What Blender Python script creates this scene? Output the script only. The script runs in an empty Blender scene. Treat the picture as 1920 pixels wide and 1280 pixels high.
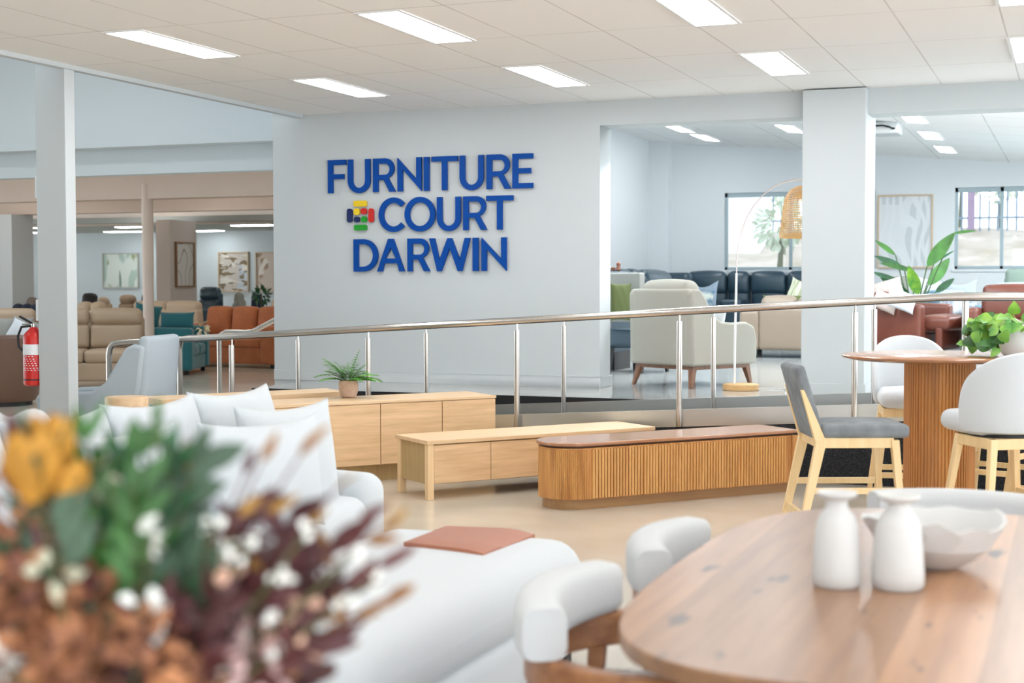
import bpy, bmesh, math, random
import numpy as np
from mathutils import Vector, Matrix
D = bpy.data
SC = bpy.context.scene
COL = SC.collection
R = math.radians
PI = math.pi

# ------------------------------------------------------------------ camera
CAM_H = 1.42
YAW, PITCH, ROLL, FPX = -0.369224205, -0.0408608041, -0.00124252402, 2733.6466
def _axes():
    cy, sy = math.cos(YAW), math.sin(YAW)
    f = np.array([sy*math.cos(PITCH), cy*math.cos(PITCH), math.sin(PITCH)])
    r = np.array([cy, -sy, 0.0]); u = np.cross(r, f)
    c, s = math.cos(ROLL), math.sin(ROLL)
    return np.array([c*r+s*u, -s*r+c*u, f])
AX = _axes()
cd = D.cameras.new('camera'); cam = D.objects.new('camera', cd); COL.objects.link(cam)
cam.matrix_world = Matrix(((AX[0][0], AX[1][0], -AX[2][0], 0), (AX[0][1], AX[1][1], -AX[2][1], 0), (AX[0][2], AX[1][2], -AX[2][2], CAM_H), (0, 0, 0, 1)))
cd.sensor_width = 36; cd.lens = FPX/1920*36; cd.clip_start = 0.05; cd.clip_end = 300
cd.dof.use_dof = True; cd.dof.focus_distance = 10.5; cd.dof.aperture_fstop = 3.0
SC.camera = cam

# ------------------------------------------------------------------ light
w = D.worlds.new('sky'); SC.world = w; w.use_nodes = True
wn = w.node_tree.nodes; wl = w.node_tree.links
bg = wn['Background']; bg.inputs[1].default_value = 1.0
_tc = wn.new('ShaderNodeTexCoord'); _sp = wn.new('ShaderNodeSeparateXYZ'); wl.new(_tc.outputs['Generated'], _sp.inputs[0])
_mr = wn.new('ShaderNodeMapRange'); wl.new(_sp.outputs[2], _mr.inputs[0]); _mr.inputs['From Min'].default_value = -.12; _mr.inputs['From Max'].default_value = .12
_cr = wn.new('ShaderNodeMixRGB'); wl.new(_mr.outputs[0], _cr.inputs[0]); _cr.inputs[1].default_value = (4.9, 5.2, 5.4, 1)   # lower half raised to light the ceilings, standing in for sunlit ground
_cr.inputs[2].default_value = (1.25, 1.42, 1.56, 1); wl.new(_cr.outputs[0], bg.inputs[0])                                    # bright sky
SC.view_settings.view_transform = 'Standard'; SC.view_settings.look = 'None'
SC.view_settings.exposure = 0.45; SC.view_settings.gamma = 1.0; SC.view_settings.use_curve_mapping = False
SC.cycles.use_denoising = True
SC.cycles.max_bounces = 10; SC.cycles.diffuse_bounces = 5; SC.cycles.glossy_bounces = 4
SC.cycles.sample_clamp_indirect = 8.0
LAMP_E = 16.0      # ceiling panel emission
HALL_E = 11.0

# unseen area lamps added for brightness along the panel rows, behind and beside the camera and deeper in the back room
def added_lamp(x, y, z, power=7, sx_=.3, sy_=1.2, col=(.97, .985, 1.0)):
    ld = D.lights.new('added_ceiling_lamp', 'AREA'); ld.shape = 'RECTANGLE'; ld.size = sx_; ld.size_y = sy_; ld.energy = power; ld.color = col
    lo = D.objects.new('added_ceiling_lamp', ld); COL.objects.link(lo); lo.location = (x, y, z)
for iy, yy in enumerate((5.5, 3.1, .7, -1.7)):
    for xx in (-5.9, -4.07, -2.24, -.41, 1.42, 3.25, 5.08):
        added_lamp(xx, yy, 3.04, 4.5 if yy > 2 else 7)
for yy in (10.4, 8.0):
    for xx in (1.42, 3.25, 5.08): added_lamp(xx, yy, 3.04)
for yy in (15, 17.4, 19.8, 22.2, 24.6):
    for xx in (.6, 3.2): added_lamp(xx, yy, 3.62+.0917*(-2.08-xx)-.03, 58, col=(.88, .95, 1))
for yy in (14.6, 17.0):
    for xx in (-6.4, -4.2, -2.1): added_lamp(xx, yy, 3.62+.0917*(-2.08-xx)-.03, 58, col=(.88, .95, 1))

for xx in (-10.5, -14, -18, -23):  # warm unseen lamps added to lift the left hall beams
    for yy in (15.2, 20.5, 25.0): added_lamp(xx, yy, 3.3, 12, .3, 1.2, (1, .95, .88))
for xx in (-10, -15, -20, -26):  # more unseen lamps, added to brighten the high part of the hall
    for yy in (6, 11): added_lamp(xx, yy, 4.6, 22, .5, .5)
# ------------------------------------------------------------------ pixel helpers: a sight line of the photograph met with a plane of the place
def ray(x, y): return AX.T @ np.array([(x-960)/FPX, -(y-640)/FPX, 1.0])
def at_z(x, y, z):
    d = ray(x, y); p = d*((z-CAM_H)/d[2]); return Vector((p[0], p[1], z))
def at_Y(x, y, Y):
    d = ray(x, y); p = d*(Y/d[1]); return Vector((p[0], Y, p[2]+CAM_H))
def at_d(x, y, dep):
    d = ray(x, y)*dep; return Vector((d[0], d[1], d[2]+CAM_H))

# ------------------------------------------------------------------ materials
MATS = {}
def mat(name, col, rough=0.5, metal=0.0, bump=0.0, bscale=60, var=0.0, vscale=4, col2=None, stretch=None, spec=0.5, sheen=0.0, coat=0.0, emit=0.0, trans=0.0, vdetail=4):
    if name in MATS: return MATS[name]
    m = D.materials.new(name); m.use_nodes = True; MATS[name] = m
    N = m.node_tree.nodes; L = m.node_tree.links; b = N['Principled BSDF']
    b.inputs['Base Color'].default_value = (*col, 1); b.inputs['Roughness'].default_value = rough
    b.inputs['Metallic'].default_value = metal; b.inputs['Specular IOR Level'].default_value = spec
    if sheen: b.inputs['Sheen Weight'].default_value = sheen
    if coat: b.inputs['Coat Weight'].default_value = coat; b.inputs['Coat Roughness'].default_value = 0.12
    if trans: b.inputs['Transmission Weight'].default_value = trans
    if emit:
        b.inputs['Emission Color'].default_value = (*col, 1); b.inputs['Emission Strength'].default_value = emit
    tc = N.new('ShaderNodeTexCoord'); mp = N.new('ShaderNodeMapping'); L.new(tc.outputs['Object'], mp.inputs[0])
    if stretch: mp.inputs['Scale'].default_value = stretch
    if col2 is not None or var:
        c2 = col2 if col2 is not None else tuple(max(0, c*(1-var)) for c in col)
        n = N.new('ShaderNodeTexNoise'); n.inputs['Scale'].default_value = vscale; n.inputs['Detail'].default_value = vdetail
        L.new(mp.outputs[0], n.inputs['Vector'])
        r = N.new('ShaderNodeValToRGB'); r.color_ramp.elements[0].position = .35; r.color_ramp.elements[1].position = .68
        r.color_ramp.elements[0].color = (*c2, 1); r.color_ramp.elements[1].color = (*col, 1)
        L.new(n.outputs[0], r.inputs[0]); L.new(r.outputs[0], b.inputs['Base Color'])
    if bump:
        n2 = N.new('ShaderNodeTexNoise'); n2.inputs['Scale'].default_value = bscale; n2.inputs['Detail'].default_value = 3
        L.new(mp.outputs[0], n2.inputs['Vector'])
        bp = N.new('ShaderNodeBump'); bp.inputs['Strength'].default_value = bump; bp.inputs['Distance'].default_value = 0.01
        L.new(n2.outputs[0], bp.inputs['Height']); L.new(bp.outputs[0], b.inputs['Normal'])
    return m
def wood(name, light, dark, axis='x', rough=0.4, scale=1.0, coat=0.0, planks=0.0, knots=False):
    """grain runs along the given local axis; planks = board width across it"""
    if name in MATS: return MATS[name]
    m = D.materials.new(name); m.use_nodes = True; MATS[name] = m
    N = m.node_tree.nodes; L = m.node_tree.links; b = N['Principled BSDF']
    b.inputs['Roughness'].default_value = rough
    if coat: b.inputs['Coat Weight'].default_value = coat; b.inputs['Coat Roughness'].default_value = 0.15
    tc = N.new('ShaderNodeTexCoord'); mp = N.new('ShaderNodeMapping'); L.new(tc.outputs['Object'], mp.inputs[0])
    s = {'x': (1.2, 16, 16), 'y': (16, 1.2, 16), 'z': (16, 16, 1.2)}[axis]
    mp.inputs['Scale'].default_value = tuple(v*scale for v in s)
    n = N.new('ShaderNodeTexNoise'); n.inputs['Scale'].default_value = 1.6; n.inputs['Detail'].default_value = 6; n.inputs['Roughness'].default_value = .6
    L.new(mp.outputs[0], n.inputs['Vector'])
    r = N.new('ShaderNodeValToRGB'); e = r.color_ramp.elements
    e[0].position = .32; e[1].position = .66; e[0].color = (*dark, 1); e[1].color = (*light, 1)
    L.new(n.outputs[0], r.inputs[0]); out = r.outputs[0]
    if planks:
        sp = N.new('ShaderNodeSeparateXYZ'); L.new(tc.outputs['Object'], sp.inputs[0])
        q = N.new('ShaderNodeMath'); q.operation = 'DIVIDE'; L.new(sp.outputs[0], q.inputs[0]); q.inputs[1].default_value = planks
        fl = N.new('ShaderNodeMath'); fl.operation = 'FLOOR'; L.new(q.outputs[0], fl.inputs[0])
        wn_ = N.new('ShaderNodeTexWhiteNoise'); wn_.noise_dimensions = '1D'; L.new(fl.outputs[0], wn_.inputs['W'])
        hs = N.new('ShaderNodeHueSaturation'); mr = N.new('ShaderNodeMapRange'); mr.inputs['To Min'].default_value = .62; mr.inputs['To Max'].default_value = 1.35
        L.new(wn_.outputs['Value'], mr.inputs[0]); L.new(mr.outputs[0], hs.inputs['Value']); L.new(out, hs.inputs['Color']); out = hs.outputs[0]
    if knots:
        mp2 = N.new('ShaderNodeMapping'); L.new(tc.outputs['Object'], mp2.inputs[0]); mp2.inputs['Scale'].default_value = (9, 2.6, 9)
        n3 = N.new('ShaderNodeTexNoise'); n3.inputs['Scale'].default_value = 1.5; n3.inputs['Detail'].default_value = 2; L.new(mp2.outputs[0], n3.inputs['Vector'])
        r3 = N.new('ShaderNodeValToRGB'); r3.color_ramp.elements[0].position = .66; r3.color_ramp.elements[1].position = .73
        L.new(n3.outputs[0], r3.inputs[0])
        mx = N.new('ShaderNodeMixRGB'); L.new(r3.outputs[0], mx.inputs[0]); L.new(out, mx.inputs[1]); mx.inputs[2].default_value = (.09, .06, .05, 1); out = mx.outputs[0]
    L.new(out, b.inputs['Base Color'])
    bp = N.new('ShaderNodeBump'); bp.inputs['Strength'].default_value = .08; bp.inputs['Distance'].default_value = .004
    L.new(n.outputs[0], bp.inputs['Height']); L.new(bp.outputs[0], b.inputs['Normal'])
    return m
def tile_mat(name, col, line, sx, sy, ox, oy, wline=0.012, rough=.85, world_y=True):
    """suspended ceiling: thin joint lines every sx by sy metres, in object space"""
    m = D.materials.new(name); m.use_nodes = True; MATS[name] = m
    N = m.node_tree.nodes; L = m.node_tree.links; b = N['Principled BSDF']; b.inputs['Roughness'].default_value = rough
    b.inputs['Specular IOR Level'].default_value = .2
    tc = N.new('ShaderNodeTexCoord'); sp = N.new('ShaderNodeSeparateXYZ'); L.new(tc.outputs['Object'], sp.inputs[0])
    outs = []
    for i, (s, o) in enumerate(((sx, ox), (sy, oy))):
        a = N.new('ShaderNodeMath'); a.operation = 'SUBTRACT'; L.new(sp.outputs[i], a.inputs[0]); a.inputs[1].default_value = o
        p = N.new('ShaderNodeMath'); p.operation = 'PINGPONG'; L.new(a.outputs[0], p.inputs[0]); p.inputs[1].default_value = s/2
        c = N.new('ShaderNodeMath'); c.operation = 'LESS_THAN'; L.new(p.outputs[0], c.inputs[0]); c.inputs[1].default_value = wline/2
        outs.append(c)
    mx = N.new('ShaderNodeMath'); mx.operation = 'MAXIMUM'; L.new(outs[0].outputs[0], mx.inputs[0]); L.new(outs[1].outputs[0], mx.inputs[1])
    n = N.new('ShaderNodeTexNoise'); n.inputs['Scale'].default_value = 1.3; n.inputs['Detail'].default_value = 1; L.new(tc.outputs['Object'], n.inputs['Vector'])
    fac = N.new('ShaderNodeMath'); fac.operation = 'MULTIPLY'; L.new(mx.outputs[0], fac.inputs[0]); L.new(n.outputs[0], fac.inputs[1])
    f2 = N.new('ShaderNodeMath'); f2.operation = 'MULTIPLY'; L.new(fac.outputs[0], f2.inputs[0]); f2.inputs[1].default_value = 1.2; f2.use_clamp = True
    mix = N.new('ShaderNodeMixRGB'); L.new(f2.outputs[0], mix.inputs[0]); mix.inputs[1].default_value = (*col, 1); mix.inputs[2].default_value = (*line, 1)
    L.new(mix.outputs[0], b.inputs['Base Color'])
    return m

WHITE = mat('painted_plaster', (.535, .568, .578), .6, bump=.02, bscale=300)
WALLBL = mat('cool_white_paint', (.65, .69, .71), .6, bump=.02, bscale=300)
BEIGE = mat('warm_lit_beige', (.78, .66, .57), .5, var=.06, vscale=2)  # warm bounce from the floor is put into this colour
HALLW = mat('pale_grey_blue_paint', (.60, .66, .69), .7)
STEEL = mat('brushed_stainless', (.62, .58, .54), .26, 1.0)
PLATE = mat('stainless_plate', (.66, .67, .65), .34, 1.0, bump=.03, bscale=5)
CARPET = mat('charcoal_carpet', (.035, .038, .045), .95, bump=.8, bscale=140, col2=(.008, .009, .011), vscale=90)
BLACK = mat('matt_black', (.01, .01, .012), .5)
OAK = wood('light_oak', (.78, .56, .345), (.67, .455, .26), 'x', .38)
OAKZ = wood('light_oak_upright', (.86, .63, .37), (.76, .52, .28), 'z', .4)
BEECH = wood('pale_stool_timber', (.90, .68, .38), (.82, .58, .29), 'z', .42)
WALNZ = wood('honey_brown_timber', (.70, .36, .11), (.44, .18, .05), 'z', .38)
WALNX = wood('red_brown_timber', (.47, .23, .12), (.34, .15, .075), 'x', .22, coat=.4)
FLUTE = wood('fluted_honey_timber', (.76, .41, .14), (.55, .26, .08), 'z', .42)
CHAIRWD = wood('dining_chair_timber', (.42, .19, .08), (.26, .10, .04), 'x', .35)
TABLEWD = wood('dining_table_boards', (.50, .27, .14), (.33, .165, .085), 'y', .30, .8, planks=.155, knots=True)
LINEN = mat('off_white_linen', (.66, .695, .725), .9, bump=.25, bscale=220, sheen=.2, spec=.2)
BOUCLE = mat('white_boucle', (.68, .70, .715), .95, bump=.5, bscale=260, sheen=.2, spec=.15)
CREAM = mat('cream_weave', (.42, .405, .355), .9, bump=.3, bscale=260, spec=.2)
GREYF = mat('mid_grey_fabric', (.27, .29, .31), .95, bump=.3, bscale=200, var=.3, vscale=9, spec=.2)
PALEBL = mat('pale_blue_grey_fabric', (.44, .50, .545), .95, bump=.25, bscale=200, spec=.2)
BEIGEL = mat('beige_leather', (.40, .295, .20), .5, bump=.1, bscale=60)
TANL = mat('light_tan_leather', (.62, .50, .36), .55)
TEAL = mat('teal_velvet', (.02, .16, .19), .8, sheen=.3)
ORANGE = mat('burnt_orange_fabric', (.50, .155, .05), .75, var=.2, vscale=5, sheen=.15)
BROWNL = mat('brown_leather', (.165, .048, .03), .38, bump=.15, bscale=50, var=.15, vscale=4)
DKBROWN = mat('dark_brown_leather', (.16, .085, .055), .5)
BLKL = mat('black_blue_leather', (.025, .055, .08), .3, bump=.1, bscale=50)
NAVY = mat('navy_fabric', (.02, .035, .07), .8)
TAUPE = mat('taupe_fabric', (.25, .21, .19), .85)
GREYG = mat('grey_green_fabric', (.27, .28, .25), .85)
SAGE = mat('sage_fabric', (.27, .27, .25), .9)
OLIVE = mat('olive_fabric', (.10, .12, .04), .9)
DENIM = mat('dusty_blue_fabric', (.12, .22, .30), .85)
BLUEP = mat('blue_grey_linen', (.30, .38, .47), .9, bump=.2, bscale=200)
PATP = mat('blue_leaf_print', (.62, .66, .60), .9, col2=(.10, .20, .30), vscale=9, vdetail=0)
RUSTL = mat('terracotta_leather', (.42, .155, .085), .5, bump=.3, bscale=160)
TERRA = mat('speckled_clay', (.62, .44, .33), .7, var=.15, vscale=30)
CERAM = mat('matt_white_ceramic', (.66, .66, .655), .55, bump=.05, bscale=60)
POTW = mat('glazed_white_pot', (.85, .87, .87), .3)
PLG = mat('plant_green', (.07, .25, .035), .45, var=.4, vscale=6)
FERNG = mat('fern_green', (.12, .36, .05), .5, var=.4, vscale=20)
GREEN = mat('fresh_leaf', (.04, .155, .025), .5, var=.45, vscale=14)
DGREEN = mat('deep_leaf', (.022, .12, .04), .4, var=.4, vscale=8)
LIME = mat('lime_leaf', (.28, .52, .05), .45, col2=(.09, .30, .05), vscale=12)
SILV = mat('grey_green_leaf', (.075, .14, .085), .6, var=.4, vscale=9)
BURG = mat('burgundy_leaf', (.13, .035, .035), .55, col2=(.06, .015, .02), vscale=9)
RUSTF = mat('rust_petal', (.50, .22, .095), .8, col2=(.17, .065, .045), vscale=28)
MUST = mat('mustard_petal', (.56, .27, .035), .7, var=.25, vscale=12)
AMBER = mat('ochre_leaf', (.36, .21, .03), .6, col2=(.25, .10, .03), vscale=12)
WPETAL = mat('white_petal_and_gap', (.86, .87, .84), .7)
PINKP = mat('dusty_pink_petal', (.62, .42, .42), .7, var=.2, vscale=10)
STEM = mat('brown_green_stem', (.09, .10, .04), .7)
BLUES = mat('royal_blue_acrylic', (.002, .058, .30), .5, spec=.15)
LRED = mat('red_acrylic', (.55, .02, .015), .35); LYEL = mat('yellow_acrylic', (.80, .56, .02), .35)
LGRN = mat('green_acrylic', (.01, .30, .02), .35); LNAV = mat('navy_acrylic', (.01, .02, .10), .35)
PANELE = mat('lit_panel', (.98, .99, 1.0), .5, emit=LAMP_E)
HALLE = mat('lit_strip', (.93, .98, 1.0), .5, emit=HALL_E)
FRAMEW = mat('white_metal_frame', (.82, .82, .82), .4)
WINFR = mat('grey_window_frame', (.33, .42, .46), .4)
RATTAN = mat('woven_rattan', (.62, .38, .15), .6, bump=.3, bscale=120)
REDX = mat('extinguisher_red', (.62, .02, .015), .3)
PAPER = mat('white_paper', (.82, .84, .87), .6)
THROWP = mat('pinkish_grey_plush', (.52, .45, .42), .95, bump=.5, bscale=60)

# ------------------------------------------------------------------ mesh helpers
class MB:
    def __init__(s): s.v = []; s.f = []
    def add(s, vs, fs, M=None):
        o = len(s.v)
        for p in vs:
            p = Vector(p); s.v.append(tuple(M @ p) if M is not None else tuple(p))
        s.f += [tuple(i+o for i in f) for f in fs]; return s
    def box(s, x0, x1, y0, y1, z0, z1, M=None):
        v = [(x, y, z) for x in (x0, x1) for y in (y0, y1) for z in (z0, z1)]
        return s.add(v, [(0, 1, 3, 2), (4, 6, 7, 5), (0, 4, 5, 1), (2, 3, 7, 6), (0, 2, 6, 4), (1, 5, 7, 3)], M)
    def beam(s, a, b, w, d, w2=None, d2=None, up=(0, 0, 1)):
        a = Vector(a); b = Vector(b); t = (b-a).normalized(); u = Vector(up)
        if abs(t.dot(u)) > .98: u = Vector((0, 1, 0))
        x = t.cross(u).normalized(); y = x.cross(t).normalized(); w2 = w2 or w; d2 = d2 or d
        v = [a+x*i*w/2+y*j*d/2 for i, j in ((-1, -1), (1, -1), (1, 1), (-1, 1))]+[b+x*i*w2/2+y*j*d2/2 for i, j in ((-1, -1), (1, -1), (1, 1), (-1, 1))]
        return s.add(v, [(3, 2, 1, 0), (4, 5, 6, 7), (0, 1, 5, 4), (1, 2, 6, 5), (2, 3, 7, 6), (3, 0, 4, 7)])
    def leg(s, a, b, w, d, w2, d2):
        """square-cut leg, horizontal ends"""
        a = Vector(a); b = Vector(b)
        v = [a+Vector((i*w/2, j*d/2, 0)) for i, j in ((-1, -1), (1, -1), (1, 1), (-1, 1))]+[b+Vector((i*w2/2, j*d2/2, 0)) for i, j in ((-1, -1), (1, -1), (1, 1), (-1, 1))]
        return s.add(v, [(0, 1, 2, 3), (7, 6, 5, 4), (4, 5, 1, 0), (5, 6, 2, 1), (6, 7, 3, 2), (7, 4, 0, 3)])
    def tube(s, pts, r, n=12, cap=True):
        pts = [Vector(p) for p in pts]; rs = r if isinstance(r, (list, tuple)) else [r]*len(pts)
        o = len(s.v); ref = None
        for i, p in enumerate(pts):
            t = (pts[min(i+1, len(pts)-1)]-pts[max(i-1, 0)]).normalized()
            if ref is None:
                ref = Vector((0, 0, 1)) if abs(t.z) < .9 else Vector((1, 0, 0))
            x = t.cross(ref).normalized(); y = x.cross(t).normalized(); ref = y
            for k in range(n):
                a = 2*PI*k/n; s.v.append(tuple(p+(x*math.cos(a)+y*math.sin(a))*rs[i]))
        for i in range(len(pts)-1):
            for k in range(n):
                a = o+i*n+k; b = o+i*n+(k+1) % n; s.f.append((a, a+n, b+n, b))
        if cap:
            s.f.append(tuple(o+k for k in range(n))); s.f.append(tuple(o+(len(pts)-1)*n+k for k in range(n))[::-1])
        return s
    def lathe(s, prof, n=32, c=(0, 0, 0), closed=True, sx=1, sy=1):
        o = len(s.v)
        for r, z in prof:
            for k in range(n):
                a = 2*PI*k/n; s.v.append((c[0]+r*math.cos(a)*sx, c[1]+r*math.sin(a)*sy, c[2]+z))
        for i in range(len(prof)-1):
            for k in range(n):
                a = o+i*n+k; b = o+i*n+(k+1) % n; s.f.append((a, b, b+n, a+n))
        if closed:
            s.f.append(tuple(o+k for k in range(n))[::-1]); s.f.append(tuple(o+(len(prof)-1)*n+k for k in range(n)))
        return s
    def prism(s, poly, z0, z1, M=None):
        n = len(poly); v = [(x, y, z0) for x, y in poly]+[(x, y, z1) for x, y in poly]
        f = [tuple(range(n))[::-1], tuple(range(n, 2*n))]+[(i, (i+1) % n, (i+1) % n+n, i+n) for i in range(n)]
        return s.add(v, f, M)
    def rbox(s, w, d, h, r, c=(0, 0, 0), puff=(0, 0, 0), m=5, q=3, M=None, fn=None):
        """soft box centred on c; puff swells each pair of faces"""
        hf = (w/2, d/2, h/2); r = min(r, min(hf)*.98)
        def cs(H):
            k = [H-r+r*math.sin(PI/2*i/q)*1.0 if False else H-r+r*i/q for i in range(q+1)]
            mid = [-(H-r)+2*(H-r)*i/m for i in range(1, m)]
            return [-x for x in k[::-1]]+mid+k
        cl = [cs(H) for H in hf]
        T = Matrix.Translation(c) if M is None else M @ Matrix.Translation(c)
        for ax in range(3):
            u, v = (ax+1) % 3, (ax+2) % 3
            for sg in (-1, 1):
                A, B = cl[u], cl[v]; vs = []
                for a in A:
                    for b in B:
                        p = [0, 0, 0]; p[ax] = sg*hf[ax]; p[u] = a; p[v] = b; P = Vector(p)
                        I = Vector([max(-(hf[i]-r), min(hf[i]-r, P[i])) for i in range(3)])
                        dd = P-I
                        P2 = I+dd.normalized()*r if dd.length > 1e-9 else P
                        P2 = Vector([P2[i]+puff[i]*(P2[i]/hf[i])*(1-(P2[(i+1) % 3]/hf[(i+1) % 3])**2)*(1-(P2[(i+2) % 3]/hf[(i+2) % 3])**2) for i in range(3)])
                        if fn: P2 = fn(P2)
                        vs.append(P2)
                nb = len(B); fs = []
                for i in range(len(A)-1):
                    for j in range(nb-1):
                        q4 = (i*nb+j, (i+1)*nb+j, (i+1)*nb+j+1, i*nb+j+1); fs.append(q4 if sg > 0 else q4[::-1])
                s.add(vs, fs, T)
        return s
    def pillow(s, w, h, t, c=(0, 0, 0), M=None, n=14, dent=0.0):
        """square cushion standing in the local xz plane, thickness along y, with pinched corners"""
        T = Matrix.Translation(c) if M is None else M @ Matrix.Translation(c)
        for sg in (-1, 1):
            vs = []
            for i in range(n+1):
                for j in range(n+1):
                    u = math.sin(PI/2*(-1+2*i/n)); v = math.sin(PI/2*(-1+2*j/n))
                    x = u*w/2*(1-.09*(1-v**4)*(abs(u)**3)); z = v*h/2*(1-.09*(1-u**4)*(abs(v)**3))
                    y = sg*t/2*(max(0, (1-u*u)*(1-v*v)))**.42
                    if v > 0: z -= dent*h*(1-u*u)**2*v*v
                    y += .006*math.sin(u*9+v*5)*(1-u*u)
                    vs.append((x, y, z))
            fs = []
            for i in range(n):
                for j in range(n):
                    q4 = (i*(n+1)+j, (i+1)*(n+1)+j, (i+1)*(n+1)+j+1, i*(n+1)+j+1); fs.append(q4 if sg < 0 else q4[::-1])
            s.add(vs, fs, T)
        return s
    def leaf(s, a, d, n, L, W, bend=.25, fold=.2, seg=6, shape=1.0):
        """leaf blade from a along d, face normal n"""
        a = Vector(a); d = Vector(d).normalized(); n = Vector(n); n = (n-d*n.dot(d))
        n = n.normalized() if n.length > 1e-6 else Vector((0, 0, 1)); x = d.cross(n)
        vs = []; fs = []
        for i in range(seg+1):
            t = i/seg; wd = W/2*(math.sin(PI*t**shape))**.8 if 0 < t < 1 else 0.0005
            p = a+d*L*t-n*bend*L*t*t
            vs += [p-x*wd+n*fold*wd, p, p+x*wd+n*fold*wd]
        for i in range(seg):
            o = i*3; fs += [(o, o+1, o+4, o+3), (o+1, o+2, o+5, o+4)]
        return s.add(vs, fs)
    def build(s, name, m, parent=None, loc=None, rz=0, bevel=0, smooth=True, mats=None, ang=38, solid=0):
        me = D.meshes.new(name); me.from_pydata(s.v, [], s.f)
        bm = bmesh.new(); bm.from_mesh(me)
        bmesh.ops.remove_doubles(bm, verts=bm.verts, dist=1e-5)
        bmesh.ops.recalc_face_normals(bm, faces=bm.faces)
        if smooth:
            ca = R(ang)
            for f in bm.faces: f.smooth = True
            for e in bm.edges:
                if len(e.link_faces) == 2 and e.calc_face_angle(0) > ca: e.smooth = False
        bm.to_mesh(me); bm.free()
        o = D.objects.new(name, me); COL.objects.link(o)
        for mm in ([m] if not isinstance(m, list) else m): me.materials.append(mm)
        if parent: o.parent = parent
        if loc is not None: o.location = loc
        o.rotation_euler.z = rz
        if solid:
            md = o.modifiers.new('thick', 'SOLIDIFY'); md.thickness = solid; md.offset = 0
        if bevel:
            md = o.modifiers.new('bev', 'BEVEL'); md.width = bevel; md.segments = 2; md.limit_method = 'ANGLE'; md.angle_limit = R(40)
            md.harden_normals = False
        return o
def tag(o, label=None, cat=None, group=None, kind=None):
    if label: o['label'] = label
    if cat: o['category'] = cat
    if group: o['group'] = group
    if kind: o['kind'] = kind
    return o
def thing(name, label, cat, loc=(0, 0, 0), rz=0.0, group=None):
    o = D.objects.new(name, None); COL.objects.link(o); o.empty_display_size = .1
    o.location = loc; o.rotation_euler.z = rz
    return tag(o, label, cat, group)
def struct(name, mb, m, bevel=0, **k): return tag(mb.build(name, m, bevel=bevel, **k), kind='structure')
def dup(root, loc, rz, label=None):
    r = root.copy(); COL.objects.link(r); r.location = loc; r.rotation_euler.z = rz
    if label: r['label'] = label
    for ch in list(root.children):
        c = ch.copy(); COL.objects.link(c); c.parent = r
        for g in list(ch.children):
            d2 = g.copy(); COL.objects.link(d2); d2.parent = c
    return r
def Mx(loc=(0, 0, 0), rz=0, rx=0, ry=0): return Matrix.Translation(loc) @ Matrix.Rotation(rz, 4, 'Z') @ Matrix.Rotation(rx, 4, 'X') @ Matrix.Rotation(ry, 4, 'Y')

# ================================================================== SETTING
ZU = 0.455                 # raised floor behind the ramp
ZC = 3.05                  # main ceiling
YW = 12.62                 # face of the sign wall
FLOORM = mat('polished_concrete', (.60, .53, .44), .17, bump=.01, bscale=4, col2=(.53, .465, .38), vscale=1.6, spec=.6)
FLOORU = mat('grey_polished_concrete', (.46, .465, .445), .12, col2=(.37, .375, .36), vscale=1.2, spec=.7)
struct('floor', MB().box(-34, 8, -6, 32, -.1, 0), FLOORM)
struct('floor_upper', MB().box(-7.0, 8, 11.56, 28, .02, ZU), FLOORU)
struct('trim_1', MB().box(-7.02, 8, 11.545, 11.558, .02, ZU-.002), BLACK)
CEIL = tile_mat('main_ceiling_tiles', (.90, .885, .87), (.55, .51, .48), .6105, 1.188, -3.505, 10.32, .011)
struct('ceiling', MB().box(-7.06, 8, -6, 12.9, ZC, ZC+.15), CEIL)
struct('trim_2', MB().box(-7.12, -7.055, -6, 12.6, ZC-.035, ZC+.15), WHITE, bevel=.004)
# sign wall, beam over the openings, pillar
struct('wall_sign', MB().box(-7.41, -4.03, YW, YW+.32, 0, 4.6).box(-4.03, 8, YW, YW+.32, 2.83, 4.6), WHITE)
struct('baseboard_back', MB().box(-7.41, -4.012, YW-.014, YW, ZU, ZU+.10).box(-4.03, -4.012, YW-.014, YW+.335, ZU, ZU+.10), WHITE, bevel=.003)
struct('wall_pillar', MB().box(-2.19, -1.66, 12.5, 13.12, ZU, ZC-.01), WHITE, bevel=.006)
struct('baseboard_pillar', MB().box(-2.205, -1.645, 12.486, 13.135, ZU, ZU+.1), WHITE, bevel=.003)
# left nib column carrying the ceiling edge
struct('wall_nib', MB().box(-7.345, -7.075, 9.02, 9.137, 0, ZC-.002), WHITE, bevel=.003)
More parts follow.
